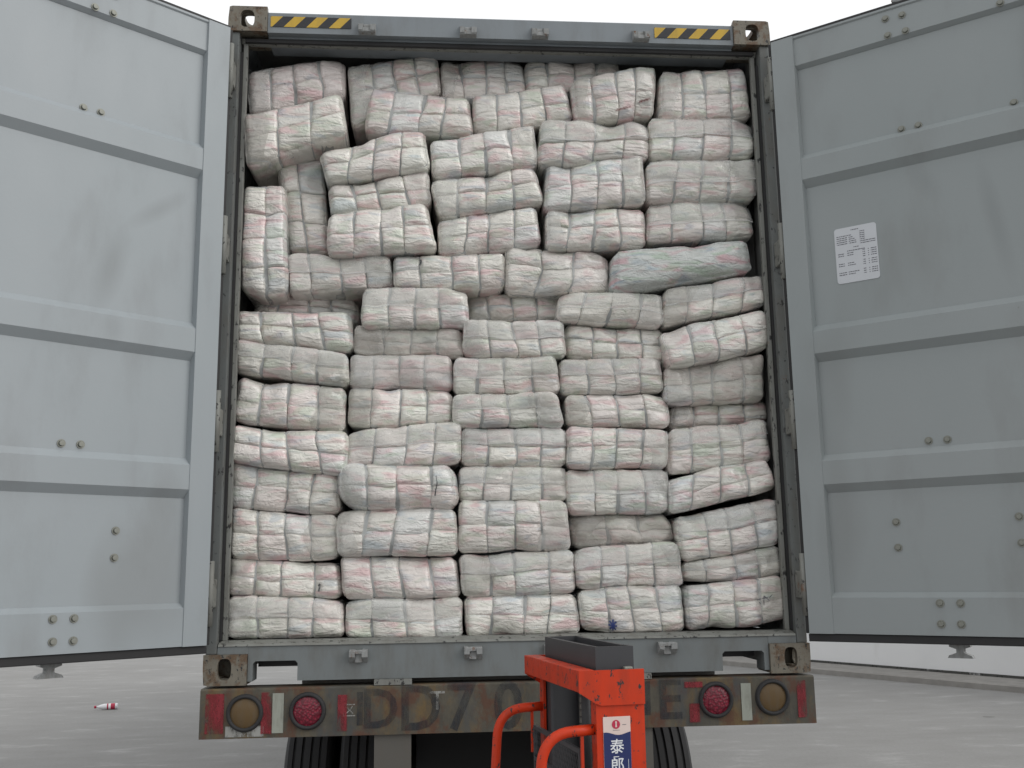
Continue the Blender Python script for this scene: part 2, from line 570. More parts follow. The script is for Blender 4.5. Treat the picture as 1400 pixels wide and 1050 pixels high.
# kerb and white wall beyond the right-hand door
KD = Vector((1.781, -3.391, 0)).normalized()
KN = Vector((KD.y, -KD.x, 0))
if KN.x > 0:
    KN = -KN                     # towards the yard
def along(p, a, n, z):
    return Vector(p) + KD * a + KN * n + Vector((0, 0, z))
K0 = (6.229, 13.533, 0)
bm = bmesh.new()
q = []
for a in (-9, 16):
    for n, z in ((0, 0), (0, .080), (-.015, .092), (-.90, .096), (-.90, 0)):
        q.append(bm.verts.new(along(K0, a, n, z)))
for i in range(5):
    bm.faces.new((q[i], q[(i + 1) % 5], q[5 + (i + 1) % 5], q[5 + i]))
bm.faces.new(q[:5]); bm.faces.new(q[5:][::-1])
bmesh.ops.recalc_face_normals(bm, faces=bm.faces[:])
structure(obj('kerb', bm, None, M['kerb']), 'raised stone kerb along the foot of the white wall')
wall = thing('boundary_wall', 'long white rendered wall behind the right container door', 'wall', along(K0, 0, -.90, 0), math.atan2(KD.y, KD.x))
sgn = 1 if KN.dot(Vector((-KD.y, KD.x, 0))) > 0 else -1      # local +y is the left normal of KD
obj('wall_face', nbox(-9, 16, -.3 * sgn, 0, 0, 3.4), wall, M['whitewash'])
obj('coping', nbox(-9.05, 16.05, min(-.36 * sgn, .06 * sgn), max(-.36 * sgn, .06 * sgn), 3.4, 3.5, bevel=.01), wall, M['kerb'])
obj('dirt_line', nbox(-9, 16, min(.004 * sgn, .02 * sgn), max(.004 * sgn, .02 * sgn), .097, .135), wall, M['grime'])

# ================================================================== shipping container
cont = thing('shipping_container', 'pale grey steel shipping container with both rear doors swung open', 'container', (0, 0, ZC))

def casting(sx, top):
    bm = bmesh.new()
    z0, z1 = (2.778, 2.896) if top else (0, .118)
    xo, xi = 1.219, 1.051
    t = .026
    X = lambda a, b_: (min(sx * a, sx * b_), max(sx * a, sx * b_))
    u0, u1 = X(xi, xo)
    zc = (z0 + z1) / 2
    holed_plate(bm, 'y', 0, t, u0, u1, z0, z1, sx * 1.137, zc + (.0 if top else .003), .027 if not top else .031, .041)
    s0, s1 = X(xo - t, xo - .001)
    holed_plate(bm, 'x', s0, s1, t, .178, z0, z1, .1, zc, .045, .032)
    h0, h1 = (z1 - t, z1 - .001) if top else (z0 + .001, z0 + t)
    i0, i1 = X(xi + .002, xo - t)
    holed_plate(bm, 'z', h0, h1, i0, i1, t, .177, sx * 1.128, .1, .034, .062)
    g0, g1 = (z0 + .001, z0 + .012) if top else (z1 - .012, z1 - .001)
    box(bm, i0, i1, t, .177, g0, g1)                                   # inner plate
    w0, w1 = X(xi + .001, xi + .018)
    box(bm, w0, w1, t, .176, min(g1, h1), max(g0, h0))
    box(bm, i0, i1, .165, .1775, min(g1, h1) + .0, max(g0, h0) - (.045 if top else 0))
    # rounded outer vertical and top edges
    es = [e for e in bm.edges if all(abs(v.co.x - sx * xo) < 1e-4 or abs(v.co.x - sx * (xo - .001)) < 1e-4 for v in e.verts)]
    for v in bm.verts:
        dx = max(0, sx * v.co.x - (xo - .014))
        dz = max(0, v.co.z - (z1 - .014)) if top else max(0, (z0 + .014) - v.co.z)
        m = max(dx, dz); L = math.hypot(dx, dz)
        if L > 1e-6 and dx > 0 and dz > 0:
            v.co.x -= sx * dx * (1 - m / L)
            v.co.z -= (1 if top else -1) * dz * (1 - m / L)
    o = obj('corner_casting', bm, cont, M['casting'])
    return o
for sx in (-1, 1):
    for top in (0, 1):
        casting(sx, top)

# header above the doors
bm = bmesh.new()
prism(bm, [(.012, 2.782), (.012, 2.872), (.026, 2.882), (.2, 2.882), (.2, 2.768), (.046, 2.768), (.046, 2.777), (.012, 2.778)], 'x', -1.0495, 1.0495)
header = obj('header', bm, cont, M['frame'])
bm = bmesh.new()
prism(bm, [(.062, 2.752), (.062, 2.760), (.052, 2.7675), (.088, 2.7675), (.088, 2.748), (.066, 2.748)], 'x', -1.167, 1.167)
obj('lintel', bm, cont, M['frame_in'])
obj('gasket', nbox(-1.15, 1.15, .044, .060, 2.748, 2.764), header, M['rubber'])
prev = None
for x, z in ((-.613, 2.808), (-.165, 2.808), (.158, 2.810), (.618, 2.810)):
    bm = bmesh.new()
    for dx0, dx1 in ((-.037, -.018), (.014, .037)):
        prism(bm, [(.012, -.030), (-.030, -.026), (-.034, .0), (.012, .026)], 'x', x + dx0, x + dx1)
    box(bm, x - .036, x + .036, -.026, .012, -.031, -.012, bevel=.003)
    box(bm, x - .018, x + .014, -.008, .012, -.012, .012, bevel=.003)
    for v in bm.verts:
        v.co.z += z
    obj('cam_keeper', bm, header, M['keeper'])
def clip_x(poly, lo, hi):
    for side, lim in ((1, lo), (-1, hi)):
        out = []
        for i in range(len(poly)):
            a, b_ = poly[i], poly[(i + 1) % len(poly)]
            ia, ib = side * (a[0] - lim) >= 0, side * (b_[0] - lim) >= 0
            if ia:
                out.append(a)
            if ia != ib:
                t = (lim - a[0]) / (b_[0] - a[0])
                out.append((lim, a[1] + t * (b_[1] - a[1])))
        poly = out
        if not poly:
            return poly
    return poly
for x0, x1, z0, z1 in ((-1.037, -.684, 2.806, 2.856), (.684, 1.037, 2.804, 2.854)):
    bm = bmesh.new()
    bw = (x1 - x0 + .042) / 8
    for k in range(-1, 9):
        xb = x0 - .042 + k * bw
        poly = clip_x([(xb, z0), (xb + bw, z0), (xb + bw + .046, z1), (xb + .046, z1)], x0, x1)
        if len(poly) >= 3:
            f = bm.faces.new([bm.verts.new((p[0], .009, p[1])) for p in poly])
            f.material_index = k % 2
    obj('hazard_decal', bm, header, [M['yellow'], M['hblack']])

# bottom sill with its two lashing pockets
bm = bmesh.new()
def pocket(s):
    a = [(s * .856, .013), (s * .856, .080), (s * .866, .090), (s * 1.020, .090), (s * 1.030, .080), (s * 1.030, .013)]
    return a if s > 0 else a[::-1]
poly = [(-1.0495, .146), (-1.0495, .013)] + pocket(-1) + pocket(1) + [(1.0495, .013), (1.0495, .146)]
prism(bm, poly, 'y', .016, .12)
box(bm, -1.03, 1.03, .150, .158, .058, .1185, mi=1)
for s_ in (-1, 1):
    box(bm, min(s_ * 1.0497, s_ * 1.168), max(s_ * 1.0497, s_ * 1.168), .014, .12, .1185, .1465)
sill = obj('sill', bm, cont, [M['sill'], M['dark']])
bm = bmesh.new()
prism(bm, [(.010, .149), (.014, .156), (.06, .168), (.16, .168), (.16, .1475), (.010, .1475)], 'x', -1.166, 1.166)
obj('threshold', bm, sill, M['frame_in'])
for x, z in ((-.617, .104), (-.163, .107), (.160, .108), (.624, .110)):
    bm = bmesh.new()
    for dx0, dx1 in ((-.036, -.014), (.014, .036)):
        prism(bm, [(.016, -.028), (-.022, -.004), (-.024, .018), (.016, .024)], 'x', x + dx0, x + dx1)
    box(bm, x - .036, x + .036, -.018, .016, .006, .022, bevel=.004)
    box(bm, x - .014, x + .014, -.004, .016, -.026, .006, bevel=.003)
    for v in bm.verts:
        v.co.z += z
        v.co += Vector((noise.noise(v.co * 40), 0, noise.noise(v.co * 40 + Vector((5, 5, 5))))) * .004
    obj('cam_keeper', bm, sill, M['keeper'])

# corner posts with hinge lugs, door stops and seals
for sx in (-1, 1):
    X = lambda a, b_: (min(sx * a, sx * b_), max(sx * a, sx * b_))
    a, b_ = X(1.170, 1.214)
    post = obj('corner_post', nbox(a, b_, .012, .17, .118, 2.778, bevel=.005), cont, M['post'])
    a, b_ = X(1.141, 1.160)
    obj('door_stop', nbox(a, b_, .060, .085, .168, 2.7475, bevel=.003), post, M['frame_in'])
    a, b_ = X(1.1605, 1.1695)
    obj('seal', nbox(a, b_, .045, .10, .17, 2.70), post, M['rubber'])
    for z in (.30, .98, 1.72, 2.50):
        bm = bmesh.new()
        a, b_ = X(1.178, 1.206)
        box(bm, a, b_, -.055, .012, z, z + .11, bevel=.006)
        cyl(bm, (sx * 1.190, -.058, z - .07), (sx * 1.190, -.058, z + .18), .013, n=12)
        obj('hinge', bm, post, M['frame_in'])

# side walls, roof, floor and front wall
def corrugated(sx):
    pts = []
    y = .165
    while y < 12.0:
        for dy, d in ((0, 0), (.07, 0), (.138, .036), (.208, .036)):
            pts.append((sx * (1.175 + d), y + dy))
        y += .276
    back = [(x + sx * .003, yy) for x, yy in pts][::-1]
    bm = bmesh.new()
    prism(bm, pts + back, 'z', .15, 2.80)
    return bm
for sx in (-1, 1):
    w = obj('side_wall', corrugated(sx), cont, M['wall_in'])
    X = lambda a, b_: (min(sx * a, sx * b_), max(sx * a, sx * b_))
    a, b_ = X(1.150, 1.2135)
    obj('top_rail', nbox(a, b_, .178, 12.1, 2.802, 2.875), w, M['frame'])
    obj('bottom_rail', nbox(a, b_, .178, 12.1, .012, .148), w, M['frame'])
obj('roof', nbox(-1.149, 1.149, .2, 12.1, 2.852, 2.868), cont, M['wall_in'])
obj('floor', nbox(-1.149, 1.149, .161, 12.0, .12, .158), cont, M['floor_in'])
obj('front_wall', nbox(-1.16, 1.16, 12.101, 12.15, .0, 2.88), cont, M['frame'])

# the two doors
TP = -.029           # depth of the recessed sheet behind the frame of the door
def make_door(sg, hx, ang, mat):
    """local x runs along the door from the hinge, local y = the inner face"""
    side, sg = sg, -sg
    d = Vector((side * math.sin(ang), -math.cos(ang)))
    xl = d * sg                                         # local +x in the world
    rz = math.atan2(xl.y, xl.x)
    def X(a, b_):
        return (min(sg * a, sg * b_), max(sg * a, sg * b_))
    W0, W1 = .028, 1.172
    a, b_ = X(.10, 1.10)
    sheet = nbox(a, b_, TP - .012, TP, .25, 2.66)
    door = obj('door', sheet, cont, mat, (hx, -.06, 0))
    door.rotation_euler = (0, 0, rz)
    # local +y must be the inside face
    door['label'] = 'left door swung open, plain inner face' if side < 0 else 'right door swung open, paper label on its inner face'
    for s0, s1, lip in ((W0, .126, 1), (1.074, W1, -1)):
        bm = bmesh.new()
        prof = [(s0, -.07), (s0, 0), (s1, 0), (s1 + .006, TP + .002), (s1 + .006, -.07)] if lip > 0 else [(s0 - .006, -.07), (s0 - .006, TP + .002), (s0, 0), (s1, 0), (s1, -.07)]
        prism(bm, [(sg * p, q_) for p, q_ in prof], 'z', .160, 2.746)
        obj('stile', bm, door, mat)
    ra, rb = X(.1262, 1.0738)
    bm = bmesh.new()
    prism(bm, [(-.07, 2.745), (-.004, 2.745), (-.004, 2.736), (-.010, 2.730), (-.010, 2.606), (TP + .002, 2.590), (-.07, 2.590)], 'x', ra, rb)
    obj('top_rail', bm, door, mat)
    bm = bmesh.new()
    prism(bm, [(-.07, .161), (-.004, .161), (-.004, .302), (TP + .002, .322), (-.07, .322)], 'x', ra, rb)
    obj('bottom_rail', bm, door, mat)
    for z0, z1 in ((2.072, 2.163), (1.303, 1.397), (.755, .850)):
        bm = bmesh.new()
        prism(bm, [(TP - .01, z0 - .034), (TP + .0005, z0 - .034), (-.003, z0), (-.003, z1), (TP + .0005, z1 + .028), (TP - .01, z1 + .028)], 'x', ra, rb)
        obj('rib', bm, door, mat)
    spots = [(.545, 2.201), (.612, 2.200), (.97, 2.197), (1.03, 2.197), (.543, .902), (.612, .901), (.395, .592), (.395, .493), (.836, .595), (.836, .499),
             (.537, .281), (.610, .281), (.535, .204), (.606, .204), (.97, .281), (1.03, .281), (.524, 2.697), (.592, 2.692), (.528, 2.620), (.600, 2.618), (.963, 2.617), (1.02, 2.69), (.97, .902), (1.03, .902)]
    me = None
    for s, z in spots:
        inrail = z > 2.6 or z < .3
        y = (-.010 if z > 2.6 else -.004) if inrail else TP
        if me is None:
            bm = bmesh.new()
            cyl(bm, (0, 0, 0), (0, .003, 0), .0155, n=16)
            cyl(bm, (0, .003, 0), (0, .011, 0), .0115, .009, n=8)
            me = bpy.data.meshes.new('nut')
            bm.to_mesh(me); bm.free()
            me.materials.append(M['zinc'])
        obj('nut', me, door, None, (sg * s, y, z))
    a, b_ = X(.02, 1.18)
    obj('gasket', nbox(a, b_, -.060, -.012, .128, .1595, bevel=.004), door, M['rubber'])
    obj('gasket', nbox(a, b_, -.060, -.012, 2.7465, 2.762, bevel=.004), door, M['rubber'])
    a, b_ = X(.010, .0275)
    obj('gasket', nbox(a, b_, -.060, -.012, .16, 2.746, bevel=.004), door, M['rubber'])
    for s in (.575, 1.0):
        bm = bmesh.new()
        cyl(bm, (sg * s, -.105, .10), (sg * s, -.105, 2.80), .017, n=12)
        for zc, up in ((.098, 1), (2.792, -1)):
            # I-shaped cam end
            prism(bm, [(sg * (s - .046), zc - .024), (sg * (s + .046), zc - .024), (sg * (s + .040), zc - .014), (sg * (s + .013), zc - .004), (sg * (s + .013), zc + .010),
                       (sg * (s + .038), zc + .018), (sg * (s + .038), zc + .024), (sg * (s + .015), zc + .034), (sg * (s + .015), zc + .05), (sg * (s - .015), zc + .05),
                       (sg * (s - .015), zc + .034), (sg * (s - .038), zc + .024), (sg * (s - .038), zc + .018), (sg * (s - .013), zc + .010), (sg * (s - .013), zc - .004), (sg * (s - .040), zc - .014)],
                  'y', -.128, -.086)
        obj('lock_rod', bm, door, M['keeper'])
    return door
door_l = make_door(-1, -1.17, R(51), M['door_l'])
door_r = make_door(1, 1.17, R(51), M['door_r'])

# paper label on the right door
rl = random.Random(3)
bm = bmesh.new()
lx0, lx1, lz0, lz1 = -.412, -.238, 1.588, 1.828
cor = [(lx0, lz0, 1, 1), (lx1, lz0, -1, 1), (lx1, lz1, -1, -1), (lx0, lz1, 1, -1)]
poly = []
for (x, z, dx, dz) in cor:
    r_ = .012
    cx, cz = x + dx * r_, z + dz * r_
    a0 = math.atan2(-dz, -dx)
    for k in (-2, -1, 0, 1, 2):
        poly.append((cx + r_ * math.cos(a0 + k * R(22.5)), cz + r_ * math.sin(a0 + k * R(22.5))))
prism(bm, poly, 'y', TP + .0006, TP + .0022)
def dash(x0, x1, z):
    x = x0
    while x < x1:
        w = min(rl.uniform(.004, .013), x1 - x)
        vs = [bm.verts.new(p) for p in ((x, TP + .0026, z - .0017), (x + w, TP + .0026, z - .0017), (x + w, TP + .0026, z + .0017), (x, TP + .0026, z + .0017))]
        f = bm.faces.new(vs)
        f.material_index = 1
        x += w + .0018
H_, Wd = lz1 - lz0, lx1 - lx0
def row(fx0, fx1, fz):
    dash(lx1 - fx1 * Wd, lx1 - fx0 * Wd, lz1 - fz * H_)
row(.40, .58, .06)
for k in range(5):
    row(.05, .40 if k == 0 else .30, .15 + k * .036)
    if k: row(.34, .34 + rl.uniform(.08, .18), .15 + k * .036)
for k in range(7):
    row(.60, .72 if k < 5 else .96, .11 + k * .036)
row(.44, .56, .375)
for zz, n in ((.45, 4), (.63, 3), (.79, 3)):
    for k in range(n):
        f = zz + k * .038
        if k < 2:
            row(.06, .20 + .04 * (zz > .7), f + .02)
            row(.28, .42 + rl.uniform(0, .14), f + .02)
        row(.64, .70, f); row(.77, .79, f); row(.83, .97, f)
    row(.28, .70, zz - .02) if n == 4 else None
obj('paper_label', bm, door_r, [M['paper'], M['ink']])

# ================================================================== trailer under the container
trl = thing('container_trailer', 'rusty container trailer with dirty bumper and round tail lights', 'trailer', (0, 0, 0))
bm = bmesh.new()
prism(bm, [(-.012, ZC - .196), (-.012, ZC - .016), (-.004, ZC - .010), (.12, ZC - .010), (.12, ZC - .022), (.002, ZC - .022), (.002, ZC - .196)], 'x', -1.222, 1.222)
bump = obj('bumper', bm, trl, M['bumper'])
for x in (-.48, .48):
    bm = bmesh.new()
    w = .072
    box(bm, x - w, x + w, .004, .018, .72, ZC - .024)
    box(bm, x - .01, x + .01, .018, 12, .80, ZC - .04)
    box(bm, x - w, x + w, .018, 12, ZC - .04, ZC - .024)
    box(bm, x - w, x + w, .018, 12, .78, .80)
    obj('main_beam', bm, trl, M['chassis'])
    obj('rest_pad', nbox(x - .074, x + .074, -.010, .14, ZC - .0095, ZC + .012), trl, M['frame_in'])
for y in (1.2, 2.7, 4.1, 6.5):
    obj('cross_member', nbox(-.405, .405, y, y + .12, ZC - .2, ZC - .03), trl, M['chassis'])
obj('underrun_bar', nbox(-1.1, 1.1, -.004, .0035, .56, .70), trl, M['bumper'])
obj('bolster', nbox(-.85, .85, .125, .30, ZC - .16, ZC + .0115), trl, M['chassis'])
# lamps
for x, z, red in ((-1.050, -.102, 0), (-.810, -.100, 1), (.812, -.096, 1), (1.045, -.091, 0)):
    bm = bmesh.new()
    n = 32
    prof = [(.054, -.006), (.056, -.024), (.062, -.028), (.069, -.024), (.072, -.012)]
    rings = [[bm.verts.new((x + r_ * math.cos(2 * math.pi * k / n), y, ZC + z + r_ * math.sin(2 * math.pi * k / n))) for k in range(n)] for r_, y in prof]
    for i in range(len(rings) - 1):
        for k in range(n):
            bm.faces.new((rings[i][k], rings[i][(k + 1) % n], rings[i + 1][(k + 1) % n], rings[i + 1][k])).smooth = True
    bmesh.ops.recalc_face_normals(bm, faces=bm.faces[:])
    tl = obj('tail_light', bm, trl, M['rubber'])
    tl['label'] = 'round red tail light lens' if red else 'round brown dirty tail light lens'
    bm = bmesh.new()
    prof = [(.0, -.024), (.02, -.0235), (.042, -.021), (.057, -.0155)]
    c0 = bm.verts.new((x, -.024, ZC + z))
    rings = [[bm.verts.new((x + r_ * math.cos(2 * math.pi * k / n), y, ZC + z + r_ * math.sin(2 * math.pi * k / n))) for k in range(n)] for r_, y in prof[1:]]
    for k in range(n):
        bm.faces.new((c0, rings[0][k], rings[0][(k + 1) % n])).smooth = True
    for i in range(len(rings) - 1):
        for k in range(n):
            bm.faces.new((rings[i][k], rings[i][(k + 1) % n], rings[i + 1][(k + 1) % n], rings[i + 1][k])).smooth = True
    bmesh.ops.recalc_face_normals(bm, faces=bm.faces[:])
    obj('lens', bm, tl, M['red_lens'] if red else M['amber'])
# tape and reflectors on the bumper
def patch(name, x0, x1, z0, z1, mat, th=.0015, off=.0135):
    bm = bmesh.new()
    box(bm, x0, x1, -off - th, -off, ZC + z0, ZC + z1)
    return obj(name, bm, bump, mat)
patch('red_tape', -1.200, -1.130, -.176, -.028, M['red_worn'])
patch('red_tape', -.988, -.947, -.180, -.026, M['red_worn'])
patch('red_tape', -.694, -.658, -.178, -.042, M['red_worn'])
patch('red_tape', .685, .759, -.046, -.024, M['red_worn'])
patch('red_tape', .702, .743, -.180, -.108, M['red_worn'])
patch('red_tape', 1.148, 1.184, -.172, -.028, M['red_worn'])
patch('white_reflector', -.945, -.902, -.179, -.030, M['white_strip'])
patch('white_reflector', .916, .957, -.178, -.034, M['white_strip'])
patch('white_reflector', -1.122, -.976, -.190, -.150, M['white_worn'], off=.0130)
for s, x, z, h, m in (('I', -.608, -.103, .125, 'blue_worn'), ('D', -.530, -.105, .15, 'blue_worn'), ('D', -.374, -.106, .175, 'blue_worn'),
                      ('7', -.214, -.106, .185, 'blue_worn'), ('0', -.026, -.106, .185, 'blue_worn'), ('I', .533, -.090, .13, 'blue_worn'), ('E', .622, -.096, .16, 'blue_worn'),
                      ('T', -.306, -.076, .075, 'white_worn'), ('\u533a', -.651, -.104, .040, 'white_worn')):
    me = text_mesh(s, h * 1.38, 'letter', .004 if m == 'blue_worn' else 0)
    me.transform(Matrix.Rotation(R(90), 4, 'X'))
    if m == 'blue_worn':
        me.transform(Matrix.Diagonal((.95, 1, 1, 1)))
    o = obj('painted_letter', me, bump, M[m], (x, -.0142, ZC + z))
# wheels
def tyre_mesh():
    bm = bmesh.new()
    R0, w, n = .50, .125, 64
    prof = [(-w + .03, .30), (-w, .36), (-w - .004, .42), (-w + .006, .47), (-w + .022, .493)]
    for k, gx in enumerate((-.07, -.024, .024, .07)):
        prof += [(gx - .008, .5 - abs(gx) * .06), (gx - .005, .485), (gx + .005, .485), (gx + .008, .5 - abs(gx) * .06)]
    prof += [(-x, r_) for x, r_ in prof[:5][::-1]]
    rings = [[bm.verts.new((x, r_ * math.cos(2 * math.pi * k / n), r_ * math.sin(2 * math.pi * k / n))) for k in range(n)] for x, r_ in prof]
    for i in range(len(rings) - 1):
        for k in range(n):
            bm.faces.new((rings[i][k], rings[i][(k + 1) % n], rings[i + 1][(k + 1) % n], rings[i + 1][k]))
    bmesh.ops.recalc_face_normals(bm, faces=bm.faces[:])
    me = bpy.data.meshes.new('tyre'); bm.to_mesh(me); bm.free()
    me.materials.append(M['tyre'])
    return me
def rim_mesh():
    bm = bmesh.new()
    cyl(bm, (-.10, 0, 0), (.10, 0, 0), .305, n=40)
    cyl(bm, (-.13, 0, 0), (.13, 0, 0), .12, n=24)
    me = bpy.data.meshes.new('rim'); bm.to_mesh(me); bm.free()
    me.materials.append(M['chassis'])
    return me
ty, rm = tyre_mesh(), rim_mesh()
for y in (2.10, 3.40, 4.70):
    for x in (-1.0, -.70, .70, 1.0):
        wob = bpy.data.objects.new('wheel', None)
        COL.objects.link(wob); wob.parent = trl; wob.location = (x, y, .5)
        obj('tyre', ty, wob); obj('rim', rm, wob)
    bm = bmesh.new()
    cyl(bm, (-.9, y, .5), (.9, y, .5), .07, n=16)
    box(bm, -.55, -.41, y - .5, y + .5, .58, .66); box(bm, .41, .55, y - .5, y + .5, .58, .66)
    obj('axle', bm, trl, M['dark'])
obj('shade_sheet', nbox(-.405, .405, 1.45, 1.46, .10, ZC - .05), trl, M['rubber'])  # made-up black sheet standing in for deep shade under the trailer
obj('shade_board', nbox(-1.1, 1.1, 5.7, 5.72, .12, ZC - .03), trl, M['rubber'])  # full-width board added to keep the view under the trailer dark
bm = bmesh.new()
tube(bm, [(-.60, 1.3, 1.25), (-.585, 1.28, 1.05), (-.55, 1.27, .9), (-.50, 1.3, .8)], .008)
obj('brake_hose', bm, trl, M['black_steel'])

# ================================================================== hand stacker
SA = R(9)
stk = thing('hand_stacker', 'orange hand pallet stacker with tubular handles and black inner mast', 'stacker', (.061, -1.392, 0), SA)
for y0, y1 in ((0, .05), (.53, .58)):
    bm = bmesh.new()
    web = (y0, y0 + .006) if y0 == 0 else (y1 - .006, y1)
    box(bm, .048, .185, web[0], web[1], .06, 1.455)
    box(bm, .048, .056, min(y0 + .0061, y1 - .0061), max(y0 + .0061, y1 - .0061), .06, 1.455)
    box(bm, .177, .185, min(y0 + .0061, y1 - .0061), max(y0 + .0061, y1 - .0061), .06, 1.455)
    obj('mast_post', bm, stk, M['orange'])
obj('crossbar', nbox(0, .046, 0, .58, 1.437, 1.495, bevel=.003), stk, M['orange'])
for y in (-.0062, .5802):
    bm = bmesh.new()
    prism(bm, [(.0, 1.437), (.0, 1.494), (.186, 1.494), (.186, 1.402), (.062, 1.402), (.046, 1.408)], 'y', y, y + .006)
    obj('top_plate', bm, stk, M['orange'])
bm = bmesh.new()
for y0, y1, yw in ((.03, .085, .03), (.495, .55, .542)):
    box(bm, .060, .170, yw, yw + .008, .20, 1.553)
    ya_, yb_ = (yw + .0081, y1) if yw < .1 else (y0, yw - .0001)
    box(bm, .060, .069, ya_, yb_, .20, 1.553)
    box(bm, .161, .170, ya_, yb_, .20, 1.553)
for x0, x1 in ((.060, .074), (.156, .170)):
    box(bm, x0, x1, .0852, .4948, 1.480, 1.552)
obj('inner_mast', bm, stk, M['black_steel'])
bm = bmesh.new()
cyl(bm, (.115, .29, .10), (.115, .29, 1.12), .034, n=20)
cyl(bm, (.115, .29, 1.12), (.115, .29, 1.47), .018, n=16)
obj('lift_cylinder', bm, stk, M['dark'])
for y in (.235, .345):
    bm = bmesh.new()
    for k in range(46):
        box(bm, .108, .122, y - .006, y + .006, .55 + k * .02, .566 + k * .02)
    obj('lift_chain', bm, stk, M['chassis'])
obj('bolt', nbox(.135, .160, .008, .026, 1.455, 1.500, bevel=.004), stk, M['zinc'])
for y in (.025, .556):
    bm = bmesh.new()
    tube(bm, arc_path([(.052, y, 1.338), (-.095, y, 1.332), (-.135, y, .72), (.050, y, .68)], .085, 9), .0145, 14)
    obj('handle', bm, stk, M['orange'])
    bm = bmesh.new()
    box(bm, .010, .018, y - .004, y + .004, 1.20, 1.33)
    obj('guard_strut', bm, stk, M['orange'])
bm = bmesh.new()
gy0, gy1, gz0, gz1 = .045, .535, .55, 1.285
for a, b_, c, d in ((gy0, gy1, gz1 - .012, gz1), (gy0, gy1, gz0, gz0 + .012), (gy0, gy0 + .012, gz0 + .0121, gz1 - .0121), (gy1 - .012, gy1, gz0 + .0121, gz1 - .0121), (gy0 + .0121, gy1 - .0121, 1.18, 1.192)):
    box(bm, .012, .022, a, b_, c, d)
guard = obj('guard_frame', bm, stk, M['black_steel'])
bm = bmesh.new()
def wire(p, q_, r_=.0014):
    d = Vector((0, q_[0] - p[0], q_[1] - p[1])).normalized()
    nn = Vector((0, -d.z, d.y)) * r_
    P, Q = Vector((.017, p[0], p[1])), Vector((.017, q_[0], q_[1]))
    bm.faces.new([bm.verts.new(v) for v in (P - nn, Q - nn, Q + nn, P + nn)])
k = -0.5
ya, yb, za, zb = gy0 + .012, gy1 - .012, .80, gz1 - .012
step = .016
c = -(zb - za) * 2
def cliplineseg(y0, z0, dy, dz):
    t0, t1 = -9, 9
    for p, d, lo, hi in ((y0, dy, ya, yb), (z0, dz, za, zb)):
        a, b_ = (lo - p) / d, (hi - p) / d
        t0, t1 = max(t0, min(a, b_)), min(t1, max(a, b_))
    return ((y0 + dy * t0, z0 + dz * t0), (y0 + dy * t1, z0 + dz * t1)) if t1 > t0 + .01 else None
for sgn_ in (1, -1):
    for i in range(-60, 90):
        sgm = cliplineseg(ya + i * step, (za + zb) / 2, .45 * sgn_, .9)
        if sgm:
            wire(*sgm)
wm = obj('wire_mesh', bm, guard, M['black_steel'])
# sticker on the near post
st = obj('sticker', nbox(.066, .143, -.0018, -.0002, .95, 1.372, bevel=0), stk, M['sticker_white'])
bm = bmesh.new()
poly = [(.0665, .951), (.1425, .951), (.1425, 1.332)] + [(.1425 - (.076) * t, 1.332 - .007 * math.sin(math.pi * t) ** 2 - .0015 * math.sin(2 * math.pi * t)) for t in [i / 12 for i in range(1, 13)]]
prism(bm, poly, 'y', -.0028, -.0019)
obj('blue_field', bm, st, M['navy'])
bm = bmesh.new()
cyl(bm, (.102, -.0019, 1.352), (.102, -.0027, 1.352), .0115, n=24)
obj('round_emblem', bm, st, M['red_print'])
bm = bmesh.new()
prism(bm, [(.0995, 1.345), (.1045, 1.345), (.1035, 1.353), (.1045, 1.359), (.102, 1.3605), (.0995, 1.359), (.1005, 1.353)], 'y', -.0034, -.0028)
obj('emblem_figure', bm, st, M['sticker_white'])
bm = bmesh.new()
for k in range(5):
    box(bm, .093 + k * .004, .096 + k * .004, -.0023, -.0019, 1.3365, 1.3375)
box(bm, .120, .131, -.0023, -.0019, 1.350, 1.3512)
obj('small_print', bm, st, M['ink'])
for s, z, h, x in (('\u6cf0', 1.293, .040, .103), ('\u4e00', 1.268, .016, .100), ('\u90ce', 1.246, .040, .103), ('\u53f7', 1.200, .040, .104)):
    me = text_mesh(s, h, 'character', .0004)
    me.transform(Matrix.Rotation(R(90), 4, 'X'))
    obj('painted_character', me, st, M['white_print'], (x, -.0032, z))
obj('thin_rule', nbox(.1335, .1345, -.0034, -.0029, .96, 1.262), st, M['white_print'])
# base, forks, rollers
for y0 in (.04, .48):
    obj('base_leg', nbox(.0, .95, y0, y0 + .06, .04, .12, bevel=.006), stk, M['orange'])
    bm = bmesh.new()
    box(bm, .19, .215, y0, y0 + .06, .13, .60); box(bm, .2151, 1.1, y0 - .02, y0 + .08, .14, .17)
    obj('fork', bm, stk, M['black_steel'])
    for x in (.90, -.06):
        bm = bmesh.new()
        cyl(bm, (x, y0 + .005, .05 if x > 0 else .075), (x, y0 + .055, .05 if x > 0 else .075), .04 if x > 0 else .075, n=20)
        for v in bm.verts:
            v.co.z += -.01 if x > 0 else 0
        obj('roller', bm, stk, M['rubber'])
obj('base_plate', nbox(-.10, .19, .10, .48, .10, .16, bevel=.005), stk, M['orange'])

